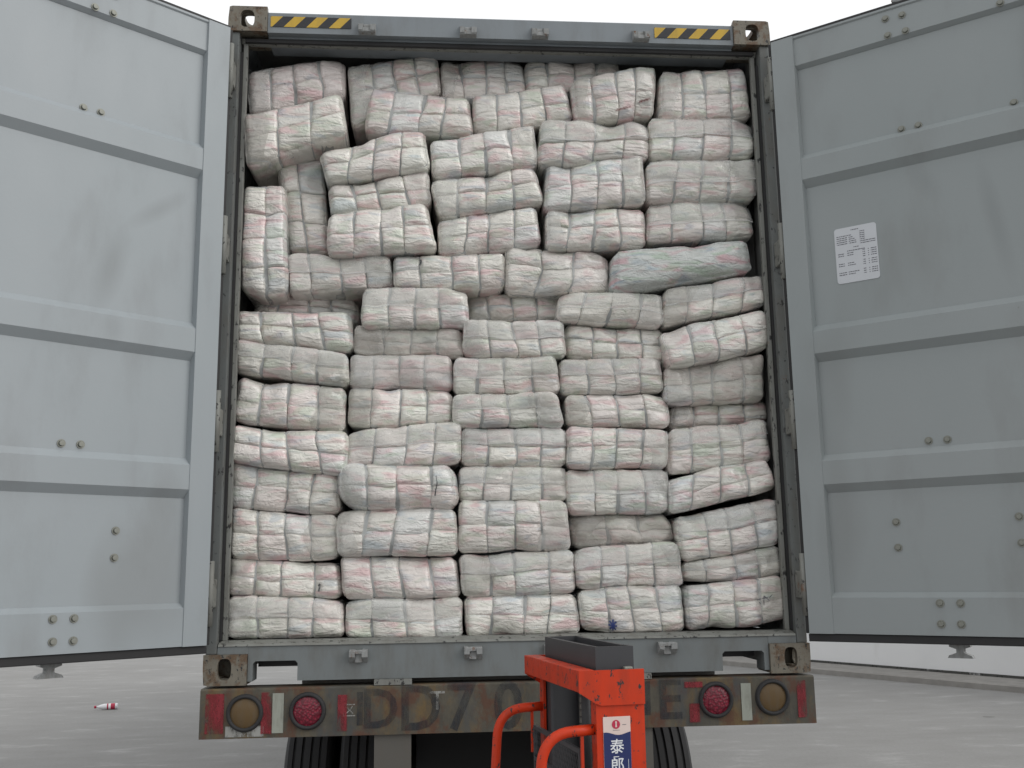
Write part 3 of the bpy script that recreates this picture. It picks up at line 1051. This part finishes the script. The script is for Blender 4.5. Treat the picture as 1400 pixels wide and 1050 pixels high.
# ================================================================== bottle on the yard
bt = thing('plastic_bottle', 'empty white and red plastic bottle lying on the concrete', 'bottle', (-4.90, 10.85, .041), R(12))
def lathe_x(prof, n=20):
    bm = bmesh.new()
    rings = [[bm.verts.new((x, r_ * math.cos(2 * math.pi * k / n), r_ * math.sin(2 * math.pi * k / n))) for k in range(n)] for x, r_ in prof]
    for i in range(len(rings) - 1):
        for k in range(n):
            bm.faces.new((rings[i][k], rings[i][(k + 1) % n], rings[i + 1][(k + 1) % n], rings[i + 1][k])).smooth = True
    bm.faces.new(rings[0]); bm.faces.new(rings[-1])
    bmesh.ops.recalc_face_normals(bm, faces=bm.faces[:])
    return bm
M['bwhite'] = plain('bottle_white', (.72, .72, .74), .3)
obj('body', lathe_x([(.0, .014), (.02, .015), (.06, .030), (.10, .038), (.19, .039), (.26, .040), (.275, .036)]), bt, M['bwhite'])
obj('cap', lathe_x([(-.03, .016), (-.028, .018), (-.002, .018)]), bt, M['red_print'])
obj('label_band', lathe_x([(.185, .0402), (.19, .0408), (.235, .0408), (.24, .0402)]), bt, M['red_print'])
obj('label_mark', lathe_x([(.135, .0385), (.14, .0392), (.150, .0392), (.155, .0385)], 20), bt, M['red_print'])

# ================================================================== bales (front outline in metres: TL, TR, BR, BL x/z; y of the front; packs across and up)
BALES = {
    'A1': ((-1.16, 2.67, -0.732, 2.768, -0.722, 2.563, -1.143, 2.454), 0.16, 4, 2, dict(pink=1)),
    'A2': ((-1.158, 2.416, -0.729, 2.526, -0.7, 2.333, -1.128, 2.172), 0.05, 3, 2, dict(sk=0.1)),
    'A3': ((-0.717, 2.73, -0.301, 2.8, -0.284, 2.603, -0.686, 2.418), 0.19, 4, 2, dict(sk=0.0)),
    'A4': ((-0.29, 2.774, 0.111, 2.796, 0.121, 2.579, -0.281, 2.57), 0.21, 4, 2, dict()),
    'A5': ((0.109, 2.787, 0.554, 2.807, 0.555, 2.629, 0.113, 2.611), 0.20, 4, 2, dict()),
    'B2': ((-0.596, 2.599, -0.155, 2.56, -0.136, 2.375, -0.633, 2.386), 0.14, 4, 2, dict(sk=0.25)),
    'C2': ((-0.142, 2.57, 0.29, 2.638, 0.323, 2.455, -0.133, 2.374), 0.13, 4, 2, dict()),
    'D2': ((0.31, 2.638, 0.715, 2.743, 0.693, 2.461, 0.325, 2.441), 0.10, 4, 2, dict(sk=-0.2)),
    'E2': ((0.739, 2.707, 1.133, 2.736, 1.16, 2.48, 0.712, 2.47), 0.12, 4, 2, dict()),
    'B3': ((-0.823, 2.255, -0.367, 2.399, -0.331, 2.192, -0.788, 2.116), 0.08, 4, 2, dict(sk=0.4)),
    'C3': ((-0.335, 2.332, 0.137, 2.416, 0.153, 2.213, -0.325, 2.149), 0.10, 4, 2, dict()),
    'D3': ((0.166, 2.437, 0.657, 2.448, 0.659, 2.257, 0.149, 2.209), 0.09, 4, 2, dict(flap=0.5)),
    'E3': ((0.67, 2.467, 1.16, 2.471, 1.155, 2.274, 0.658, 2.257), 0.10, 4, 2, dict(flap=0.5)),
    'G1': ((-1.03, 2.25, -0.822, 2.272, -0.779, 1.838, -0.964, 1.832), 0.20, 2, 3, dict()),
    'H1': ((-1.149, 2.096, -0.968, 2.106, -0.946, 1.605, -1.145, 1.597), 0.08, 2, 4, dict()),
    'B4': ((-0.783, 2.125, -0.341, 2.205, -0.328, 2.027, -0.774, 1.983), 0.12, 4, 2, dict(sk=-0.3)),
    'B5': ((-0.78, 1.964, -0.354, 2.024, -0.303, 1.808, -0.774, 1.77), 0.06, 4, 2, dict(sk=0.15)),
    'C4': ((-0.335, 2.139, 0.127, 2.219, 0.176, 2.041, -0.293, 1.962), 0.10, 4, 2, dict(sk=0.35)),
    'C5': ((-0.299, 1.962, 0.141, 2.037, 0.16, 1.85, -0.296, 1.791), 0.11, 4, 2, dict()),
    'D4': ((0.189, 2.23, 0.626, 2.274, 0.637, 2.044, 0.174, 2.009), 0.09, 4, 2, dict()),
    'D5': ((0.185, 2.017, 0.626, 2.034, 0.632, 1.838, 0.175, 1.826), 0.10, 4, 2, dict()),
    'E4': ((0.649, 2.246, 1.152, 2.273, 1.146, 2.069, 0.638, 2.054), 0.09, 4, 2, dict(sk=0.2, flap=0.6)),
    'E5': ((0.652, 2.059, 1.115, 2.073, 1.136, 1.899, 0.635, 1.872), 0.11, 4, 2, dict(flap=0.6)),
    'B6': ((-0.956, 1.807, -0.507, 1.798, -0.493, 1.646, -0.948, 1.616), 0.12, 4, 2, dict(flap=0.55)),
    'C6': ((-0.494, 1.795, -0.006, 1.814, 0.001, 1.647, -0.487, 1.643), 0.11, 4, 2, dict()),
    'D6': ((0.002, 1.844, 0.459, 1.843, 0.472, 1.633, 0.003, 1.642), 0.13, 3, 2, dict(dark=1, rnd=0.04, sk=0.3)),
    'E6': ((0.475, 1.816, 1.085, 1.878, 1.106, 1.728, 0.462, 1.612), 0.08, 1, 1, dict(sack=1)),
    'A6': ((-1.099, 1.654, -0.661, 1.654, -0.653, 1.522, -1.119, 1.553), 0.26, 4, 2, dict()),
    'A7': ((-1.164, 1.543, -0.677, 1.54, -0.663, 1.362, -1.165, 1.405), 0.11, 4, 2, dict(sk=-0.2)),
    'A8': ((-1.159, 1.42, -0.689, 1.358, -0.68, 1.206, -1.166, 1.271), 0.09, 4, 2, dict(flap=0.5)),
    'A9': ((-1.14, 1.258, -0.696, 1.201, -0.694, 1.017, -1.167, 1.061), 0.10, 4, 2, dict()),
    'A10': ((-1.155, 1.051, -0.673, 1.009, -0.682, 0.826, -1.164, 0.886), 0.07, 4, 2, dict(sk=-0.3)),
    'B7': ((-0.624, 1.643, -0.176, 1.646, -0.167, 1.466, -0.631, 1.464), 0.09, 4, 2, dict(flap=0.55)),
    'B8': ((-0.66, 1.486, -0.191, 1.478, -0.189, 1.344, -0.665, 1.356), 0.14, 4, 2, dict(dark=1, flap=1)),
    'B9': ((-0.683, 1.357, -0.24, 1.355, -0.234, 1.191, -0.68, 1.204), 0.13, 4, 2, dict(sk=0.1, flap=1, pink=1)),
    'B10': ((-0.683, 1.208, -0.24, 1.192, -0.238, 1.04, -0.689, 1.029), 0.12, 4, 2, dict()),
    'B11': ((-0.68, 1.023, -0.208, 1.059, -0.2, 0.876, -0.69, 0.854), 0.08, 4, 2, dict(flap=0.5)),
    'C7': ((-0.17, 1.669, 0.261, 1.686, 0.245, 1.542, -0.165, 1.537), 0.24, 4, 2, dict()),
    'C8': ((-0.192, 1.508, 0.249, 1.51, 0.261, 1.34, -0.193, 1.336), 0.10, 4, 2, dict(flap=0.5)),
    'C9': ((-0.228, 1.339, 0.21, 1.35, 0.231, 1.176, -0.235, 1.176), 0.10, 4, 2, dict(flap=0.6)),
    'C10': ((-0.238, 1.175, 0.21, 1.185, 0.244, 1.026, -0.233, 1.028), 0.08, 4, 2, dict(sk=0.25, flap=0.5)),
    'C11': ((-0.204, 1.031, 0.247, 1.032, 0.246, 0.859, -0.205, 0.868), 0.10, 4, 2, dict(flap=0.45)),
    'D7': ((0.242, 1.639, 0.692, 1.629, 0.692, 1.47, 0.217, 1.503), 0.10, 4, 2, dict(sk=0.2, flap=0.6)),
    'D8': ((0.266, 1.505, 0.7, 1.481, 0.716, 1.324, 0.263, 1.346), 0.16, 4, 2, dict()),
    'D9': ((0.228, 1.338, 0.675, 1.342, 0.694, 1.182, 0.231, 1.176), 0.12, 4, 2, dict(flap=0.5)),
    'D10': ((0.249, 1.174, 0.708, 1.18, 0.711, 1.032, 0.255, 1.031), 0.11, 4, 2, dict(sk=-0.15)),
    'D11': ((0.247, 1.029, 0.688, 1.015, 0.677, 0.845, 0.243, 0.854), 0.08, 4, 2, dict()),
    'E7': ((0.698, 1.644, 1.15, 1.732, 1.16, 1.574, 0.688, 1.481), 0.08, 4, 2, dict(flap=0.5)),
    'E8': ((0.673, 1.46, 1.142, 1.548, 1.154, 1.373, 0.704, 1.287), 0.06, 4, 2, dict()),
    'E9': ((0.693, 1.303, 1.137, 1.36, 1.141, 1.153, 0.695, 1.134), 0.12, 4, 2, dict(dark=1, flap=1)),
    'E10': ((0.731, 1.15, 1.171, 1.166, 1.172, 1.064, 0.723, 1.035), 0.20, 4, 2, dict()),
    'E11': ((0.699, 1.021, 1.126, 1.068, 1.146, 0.876, 0.684, 0.825), 0.10, 4, 2, dict(flap=0.4)),
    'A11': ((-1.169, 0.894, -0.719, 0.842, -0.707, 0.671, -1.165, 0.7), 0.11, 4, 2, dict(sk=0.2)),
    'A12': ((-1.157, 0.702, -0.721, 0.668, -0.712, 0.485, -1.153, 0.494), 0.10, 4, 2, dict()),
    'A13': ((-1.166, 0.497, -0.713, 0.474, -0.693, 0.326, -1.158, 0.339), 0.11, 4, 2, dict(sk=0.15)),
    'A14': ((-1.16, 0.342, -0.694, 0.323, -0.683, 0.166, -1.148, 0.167), 0.09, 4, 2, dict(flap=0.5)),
    'B12': ((-0.726, 0.886, -0.225, 0.874, -0.211, 0.674, -0.704, 0.682), 0.04, 4, 2, dict(rnd=0.075)),
    'B13': ((-0.728, 0.684, -0.228, 0.682, -0.214, 0.487, -0.716, 0.494), 0.07, 4, 2, dict(sk=0.35)),
    'B14': ((-0.704, 0.497, -0.228, 0.485, -0.211, 0.318, -0.689, 0.32), 0.10, 4, 1, dict()),
    'B15': ((-0.682, 0.323, -0.202, 0.324, -0.2, 0.151, -0.677, 0.161), 0.09, 4, 2, dict(flap=0.5)),
    'C12': ((-0.211, 0.868, 0.246, 0.866, 0.242, 0.708, -0.215, 0.712), 0.10, 4, 2, dict(flap=0.5)),
    'C13': ((-0.213, 0.719, 0.24, 0.715, 0.253, 0.502, -0.217, 0.502), 0.08, 4, 2, dict()),
    'C14': ((-0.216, 0.497, 0.261, 0.512, 0.275, 0.334, -0.202, 0.324), 0.09, 4, 2, dict(sk=0.1, flap=0.45)),
    'C15': ((-0.193, 0.324, 0.273, 0.328, 0.29, 0.159, -0.185, 0.153), 0.10, 4, 2, dict(sk=0.3)),
    'D12': ((0.246, 0.853, 0.685, 0.844, 0.683, 0.66, 0.247, 0.658), 0.10, 4, 2, dict(flap=0.55)),
    'D13': ((0.267, 0.664, 0.686, 0.666, 0.712, 0.535, 0.269, 0.519), 0.15, 3, 2, dict(dark=1, flap=1)),
    'D14': ((0.27, 0.517, 0.716, 0.539, 0.73, 0.348, 0.275, 0.346), 0.09, 4, 2, dict(flap=0.45)),
    'D15': ((0.28, 0.349, 0.715, 0.363, 0.728, 0.167, 0.299, 0.166), 0.08, 4, 2, dict(mark='star')),
    'E12': ((0.676, 0.798, 1.115, 0.895, 1.173, 0.753, 0.682, 0.649), 0.07, 4, 2, dict(sk=0.4)),
    'E13': ((0.705, 0.644, 1.146, 0.721, 1.165, 0.522, 0.728, 0.454), 0.09, 4, 2, dict(flap=0.4)),
    'E14': ((0.734, 0.454, 1.153, 0.522, 1.179, 0.39, 0.733, 0.366), 0.10, 4, 2, dict(flap=0.5)),
    'E15': ((0.731, 0.357, 1.151, 0.396, 1.176, 0.209, 0.737, 0.163), 0.08, 4, 2, dict(mark='scr')),
}

def rounded(p, lo, hi, r):
    c = Vector((min(max(p.x, lo[0] + r), hi[0] - r), min(max(p.y, lo[1] + r), hi[1] - r), min(max(p.z, lo[2] + r), hi[2] - r)))
    d = p - c
    L = d.length
    if L < 1e-7:
        return p
    return c + d * (max(abs(d.x), abs(d.y), abs(d.z)) / L)

DEPTH = .40
ES = [0, .05, .12, .22, .36, .5, .64, .78, .88, .95, 1]
TS = [0, .06, .16, .32, .5, .68, .84, .94, 1]

def tub(nx, nz, pos, rings):
    """front grid plus skirt rings running back, closed at the rear"""
    bm = bmesh.new()
    G = [[bm.verts.new(pos(i, j, 0)) for j in range(nz)] for i in range(nx)]
    for i in range(nx - 1):
        for j in range(nz - 1):
            bm.faces.new((G[i][j], G[i + 1][j], G[i + 1][j + 1], G[i][j + 1]))
    loop = [(i, 0) for i in range(nx)] + [(nx - 1, j) for j in range(1, nz)] + [(i, nz - 1) for i in range(nx - 2, -1, -1)] + [(0, j) for j in range(nz - 2, 0, -1)]
    prev = [G[i][j] for i, j in loop]
    for d in rings:
        cur = [bm.verts.new(pos(i, j, d)) for i, j in loop]
        for k in range(len(loop)):
            m = (k + 1) % len(loop)
            bm.faces.new((prev[m], prev[k], cur[k], cur[m]))
        prev = cur
    bm.faces.new(prev)
    for f in bm.faces:
        f.smooth = True
    return bm

def build_bale(key, quad, y0, cols, rows, opt, label):
    rg = random.Random(key)
    P = [Vector((quad[2 * i], 0, quad[2 * i + 1])) for i in range(4)]       # TL TR BR BL
    mid_ = sum(P, Vector()) / 4
    for p in P:                                     # pressed against their neighbours
        p.z = mid_.z + (p.z - mid_.z) * 1.03
        p.x = mid_.x + (p.x - mid_.x) * 1.016
    tl, tr, br, bl = P
    w = ((tr - tl).length + (br - bl).length) / 2
    h = ((tl - bl).length + (tr - br).length) / 2
    cx = sum(p.x for p in P) / 4
    zb = min(bl.z, br.z)
    root = thing('diaper_bale' if not opt.get('sack') else 'diaper_sack', label, 'bale' if not opt.get('sack') else 'sack', (cx, y0, zb + ZC), 0,
                 'wrapped bales stacked in the container')
    RB = opt.get('rnd', .036)
    lo, hi = (-w / 2, 0, -h / 2), (w / 2, DEPTH, h / 2)
    seed = Vector((rg.uniform(-50, 50), rg.uniform(-50, 50), rg.uniform(-50, 50)))
    dents = []
    for _ in range(rg.choice((0, 1, 1, 2, 2))):
        dents.append((Vector((rg.uniform(-.46, .46) * w, 0, rg.choice((-1, 1)) * rg.uniform(.2, .5) * h)), rg.uniform(.010, .026), rg.uniform(.03, .06)))
    if rg.random() < .4:                                                     # a crushed end corner
        dents.append((Vector((rg.choice((-1, 1)) * .5 * w, 0, rg.choice((-1, 1)) * .5 * h)), rg.uniform(.02, .045), rg.uniform(.04, .07)))
    sag = rg.uniform(-.004, .008)
    amp = (2.6 if cols == 3 and opt.get('dark') else 1.7) if opt.get('dark') else 1.15
    def warp(p, fine=1.0):
        """bale metric space -> world (relative to the root)"""
        p = rounded(p, lo, hi, RB)
        X, Z = p.x / (w / 2), p.z / (h / 2)
        p.y -= .015 * (1 - X * X) * (1 - min(1, Z * Z))
        q = p + seed
        f = max(0, 1 - p.y / .25)
        n1 = noise.noise_vector(q * 7.0)
        n2 = noise.noise_vector(q * 22.0)
        p = p + Vector((n1.x * .006, n1.y * .011, n1.z * .006)) * f * amp + n2 * .0042 * fine * f * amp
        for c_, dep, rad in dents:
            e = math.exp(-((p.x - c_.x) ** 2 + (p.z - c_.z) ** 2) / (2 * rad * rad))
            p.y += dep * e
            p.z -= c_.z * .12 * e
        a, b_ = p.x / w + .5, p.z / h + .5
        top, bot = tl.lerp(tr, a), bl.lerp(br, a)
        s = bot.lerp(top, b_)
        s.z -= sag * math.sin(math.pi * min(1, max(0, a)))
        return Vector((s.x - cx, p.y, s.z - zb))
    sk = opt.get('sk', 0.0) + rg.uniform(-.10, .10)
    pw, ph = w / cols, h / rows
    xb = [-w / 2] + [-w / 2 + pw * (i + rg.uniform(-.11, .11)) for i in range(1, cols)] + [w / 2]
    pm = M['sack'] if opt.get('sack') else (M['pack_dull'] if opt.get('dark') else M['pack'])
    bt_ = rg.uniform(.92, 1.03)
    ang_ = rg.random()
    gx = [0] + [rg.uniform(.003, .009) for _ in range(cols - 1)] + [0]        # depth of the creases between columns
    gz = rg.choice((.0, .001, .002, .004)) if not opt.get('flap') else .001                                  # and between the two rows
    rowov = rg.choice((.002, .004, .005, .006)) if rows == 2 else .001
    RINGS = (.012, .03, .07, .2, DEPTH - .002)
    for i in range(cols):
        zc0 = rg.uniform(-.10, .10)
        zbs = [-h / 2] + [-h / 2 + ph * (j + zc0 + rg.uniform(-.02, .02)) for j in range(1, rows)] + [h / 2]
        wob = rg.uniform(-.006, .006)
        for j in range(rows):
            x0, x1, z0, z1 = xb[i] + .0008, xb[i + 1] - .0008, zbs[j] + .0006, zbs[j + 1] - .0006
            ov = rowov if not opt.get('sack') else 0
            z0, z1 = z0 - (ov if j > 0 else 0), z1 + (ov if j < rows - 1 else 0)
            pr = .008 if not opt.get('sack') else .02
            bulge = rg.uniform(.003, .010) if not opt.get('sack') else .03
            tx, tz_, push = rg.uniform(-.004, .004), rg.uniform(-.003, .003), rg.uniform(-.002, .002)
            ex = ES if not opt.get('sack') else [k / 28 for k in range(29)]
            tz = TS if not opt.get('sack') else [k / 12 for k in range(13)]
            gl, gr, gb, gt = gx[i], gx[i + 1], gz if j > 0 else 0, gz if j < rows - 1 else 0
            def pos(a, b_, d):
                s, t = ex[a], tz[b_]
                S, T = 2 * s - 1, 2 * t - 1
                p = rounded(Vector((x0 + s * (x1 - x0), d, z0 + t * (z1 - z0))), (x0, 0, z0), (x1, DEPTH, z1), pr)
                f = max(0, 1 - d / .06)
                p.y += (push + tx * S + tz_ * T) * f
                if d == 0:
                    p.y -= bulge * (1 - S * S * .6 - .4 * S ** 6) * (1 - T * T * .6 - .4 * T ** 6)
                xl, xr, zl, zr = s * (x1 - x0), (1 - s) * (x1 - x0), t * (z1 - z0), (1 - t) * (z1 - z0)
                p.y += f * (gl * math.exp(-xl / .012) + gr * math.exp(-xr / .012) + gb * math.exp(-zl / .006) + gt * math.exp(-zr / .006))
                k_ = max(0, 1 - (2 * p.x / w) ** 4)
                p.x += (sk * pw * (p.z / h) + wob * math.sin(5 * p.z / h)) * k_
                return warp(p)
            o = obj('pack', tub(len(ex), len(tz), pos, RINGS), root, pm)
            v = bt_ * rg.uniform(.90, 1.04)
            if opt.get('pink'):
                tint = (1.0, .93, .945)
            else:
                tint = rg.choice(((1, .99, .97), (1, .985, .96), (1.0, .945, .94), (1.0, .96, .955), (.98, 1.0, .965), (.96, .985, 1.0), (.99, .985, .95)))
            o.color = (v * tint[0], v * tint[1], v * tint[2], ang_)
    # clinging film that bridges the creases between the packs
    if not opt.get('sack'):
        nx, nz = 8 * cols + 1, 7 * rows + 1
        def fpos(a, b_, d):
            s, t = a / (nx - 1), b_ / (nz - 1)
            p = Vector(((s - .5) * (w - .004), d + .0085, (t - .5) * (h - .004)))
            p.x += sk * pw * (p.z / h) * max(0, 1 - (2 * p.x / w) ** 4)
            return warp(p)
        obj('film', tub(nx, nz, fpos, (.03, .12, DEPTH - .01)), root, M['film'])
    # loose flap of film folded over the front
    fl = opt.get('flap', 0)
    if fl:
        nx, nz = 33, 12
        full = fl >= 1
        bm = bmesh.new()
        ph1, ph2 = rg.uniform(0, 6), rg.uniform(0, 6)
        tilt = rg.uniform(-.06, .06)
        am = .006 if full else .003
        G = []
        for i in range(nx):
            colv = []
            s = i / (nx - 1)
            for j in range(nz):
                t = [.0, .06, .14, .24, .36, .48, .60, .72, .84, .93, .965, 1][j]
                edge = (1 - fl) + tilt * (s - .5) + .018 * math.sin(7 * s + ph1) + .012 * math.sin(17 * s + ph2)
                if full:
                    edge = .03 + .02 * math.sin(9 * s + ph1)
                bb = 1 + t * (edge - 1)
                p = Vector(((s - .5) * w * (1.012 if not full else 1.0), 0, (bb - .5) * h * 1.002))
                v = warp(p)
                X, Z = 2 * s - 1, 2 * bb - 1
                nn = noise.noise(Vector((s * 9, bb * 5, 0)) + seed) + .6 * noise.noise(Vector((s * 26, bb * 12, 3)) + seed)
                v.y -= (.014 if full else .0105) + am * nn + (.003 if j == nz - 2 else 0)
                colv.append(bm.verts.new(v))
            G.append(colv)
        for i in range(nx - 1):
            for j in range(nz - 1):
                f = bm.faces.new((G[i][j], G[i][j + 1], G[i + 1][j + 1], G[i + 1][j]))
                f.smooth = True
                f.material_index = 1 if j == nz - 2 and not full else 0
        obj('film_flap', bm, root, [M['flap_dull'] if opt.get('dark') else M['flap'], M['hem']])
    # gathered film over one end of the bale
    if not opt.get('sack') and rg.random() < .62:
        side = rg.choice((-1, 1))
        span = rg.uniform(.16, .30)
        nx, nz = 14, 15
        bm = bmesh.new()
        ph1 = rg.uniform(0, 6)
        G = []
        for i in range(nx):
            colv = []
            u = i / (nx - 1)
            for j in range(nz):
                v_ = j / (nz - 1)
                s = u * span * (1 + .18 * math.sin(6 * v_ + ph1) * u) - .008
                s = 1 - s if side > 0 else s
                p = Vector(((s - .5) * w, 0, (v_ - .5) * h * 1.0))
                q = warp(p)
                pleat = math.sin(v_ * 22 + 3 * noise.noise(Vector((v_ * 4, u * 2, 1)) + seed) + ph1) * (1 - u)
                q.y -= .0110 + .0035 * noise.noise(Vector((u * 5, v_ * 7, 0)) + seed) + .0028 * pleat
                colv.append(bm.verts.new(q))
            G.append(colv)
        for i in range(nx - 1):
            for j in range(nz - 1):
                f = bm.faces.new((G[i][j], G[i + 1][j], G[i + 1][j + 1], G[i][j + 1]))
                f.smooth = True
        obj('end_film', bm, root, M['flap_dull'] if rg.random() < .4 else M['flap'])
    return root, warp, w, h

LAB = {
    'A1': 'pink-tinged wrapped bale in the top left corner, tilted up to the right',
    'A2': 'wrapped bale tilted against the left wall, just below the top left corner bale',
    'A3': 'wrapped bale under the header, second from the left, set back behind a tilted bale',
    'A4': 'wrapped bale set back under the middle of the header',
    'A5': 'wrapped bale set back under the header, right of its middle',
    'B2': 'wrapped bale sloping down to the right, just under the set-back top bale',
    'C2': 'wrapped bale sloping up to the right near the top, under the middle of the header',
    'D2': 'twisted wrapped bale with red lettering showing near the top right',
    'E2': 'lumpy wrapped bale topmost in the right-hand stack',
    'B3': 'tilted wrapped bale resting on two bales, upper left of the stack',
    'C3': 'wrapped bale in the upper middle, between a tilted bale and a square one',
    'D3': 'wrapped bale fourth from the left, just below the twisted bale with red lettering',
    'E3': 'square wrapped bale with folded film, second from the top in the right-hand stack',
    'G1': 'wrapped bale standing on end, second from the left wall',
    'H1': 'wrapped bale standing on end against the left wall',
    'B4': 'wrapped bale pinched under the tilted bale at the upper left',
    'B5': 'wrapped bale right of the two upright bales, bulging forward at its right end',
    'C4': 'wrapped bale in the upper middle with a rounded left end, tilted up to the right',
    'C5': 'wrapped bale in the upper middle, under the one with a rounded left end',
    'D4': 'wrapped bale fourth from the left with a raised right corner, third from the top',
    'D5': 'wrapped bale fourth from the left with a pinched left end, directly above a crumpled bale',
    'E4': 'whitest square wrapped bale, third from the top in the right-hand stack',
    'E5': 'wrapped bale resting on the long sack at the right',
    'B6': 'low wrapped bale beside the foot of the upright bales, under loose film',
    'C6': 'wrapped bale with a small dark tear, directly left of the crumpled bale',
    'D6': 'crumpled bulging bale directly left of the long sack',
    'E6': 'long loose sack with green and pink print lying at the right',
    'A6': 'wrapped bale set back in shadow below the upright bales at the left',
    'C7': 'dim wrapped bale set back in shadow below the crumpled bale',
}
ORD = ['on the floor', 'second up from floor', 'third up from floor', 'fourth up from floor', 'fifth up from floor', 'sixth up from floor', 'seventh up from floor', 'eighth up from floor', 'ninth up from floor']
STK = {'A': 'leftmost stack', 'B': 'second stack from left', 'C': 'middle stack', 'D': 'fourth stack from left', 'E': 'rightmost stack'}
LOOK = {'B8': 'flat dusty bale in crumpled film', 'B12': 'rounded torn bulging bale', 'B13': 'wrapped bale of slanting packs', 'D13': 'dusty crushed bale under loose film',
        'D15': 'wrapped bale with dark blue star mark', 'E9': 'wrapped bale with loose dull film', 'E10': 'thin wrapped bale squeezed in shadow', 'E12': 'wrapped bale tilted up to the right', 'B9': 'pink-tinged bale under loose film',
        'E15': 'wrapped bale with dark scribbles', 'B14': 'wrapped bale, one pack pushed out,', 'A13': 'wrapped bale with a dark tear', 'E14': 'thin wrapped bale', 'E7': 'wrapped bale sloping up to the right'}
TOPS = {'A': 14, 'B': 15, 'C': 15, 'D': 15, 'E': 15}
WARPS = {}
for key, (quad, y0, cols, rows, opt) in BALES.items():
    lab = LAB.get(key)
    if lab is None:
        n = TOPS[key[0]] - int(key[1:])
        lab = '%s %s in the %s' % (LOOK.get(key, 'white wrapped bale'), ORD[n], STK[key[0]])
    WARPS[key] = build_bale(key, quad, y0, cols, rows, opt, lab)

# marks printed or scribbled on a few bales
def strokes(key, name, segs, mat, th):
    root, warp, w, h = WARPS[key]
    bm = bmesh.new()
    for a0, b0, a1, b1 in segs:
        n = 6
        A, Bv = [], []
        for k in range(n + 1):
            t = k / n
            x, z = (a0 + t * (a1 - a0) - .5) * w, (b0 + t * (b1 - b0) - .5) * h
            d = Vector(((a1 - a0) * w, 0, (b1 - b0) * h)).normalized()
            nn = Vector((-d.z, 0, d.x)) * th
            for lst, s in ((A, 1), (Bv, -1)):
                v = warp(Vector((x, 0, z)) + nn * s)
                v.y -= .015
                lst.append(bm.verts.new(v))
        for k in range(n):
            bm.faces.new((A[k], A[k + 1], Bv[k + 1], Bv[k]))
    obj(name, bm, root, mat)
strokes('D15', 'blue_mark', [(.285 - dx, .20 - dz, .285 + dx, .20 + dz) for dx, dz in ((.04, 0), (0, .13), (.028, .09), (.028, -.09))], M['bluemark'], .0035)
strokes('E15', 'dark_mark', [(.74, .42, .76, .62), (.76, .62, .80, .50), (.70, .50, .72, .40), (.80, .55, .84, .62), (.68, .56, .80, .58)], M['darkmark'], .0022)
strokes('A13', 'tear', [(.80, .20, .806, .34), (.806, .34, .800, .42), (.790, .36, .815, .39)], M['tear'], .0038)
strokes('B12', 'tear', [(.80, .30, .806, .44), (.806, .44, .818, .56), (.818, .56, .813, .70)], M['tear'], .0028)
strokes('C6', 'tear', [(.235, .62, .252, .70), (.252, .70, .248, .78)], M['tear'], .0045)
M['red_letter'] = worn_paint('faded_red_print', (.24, .05, .055), .55, 70, soft=.2, full=.75)
def scrawl(a0, b0, n, da, db, hb):
    pts = [(a0 + da * k, b0 + db * k + (hb if k % 2 else 0)) for k in range(n)]
    return [(*pts[k], *pts[k + 1]) for k in range(n - 1)]
strokes('D2', 'red_lettering', scrawl(.50, .14, 11, .018, .003, .035), M['red_letter'], .0042)
strokes('D2', 'red_lettering', scrawl(.79, .24, 9, .018, .005, .04), M['red_letter'], .0045)
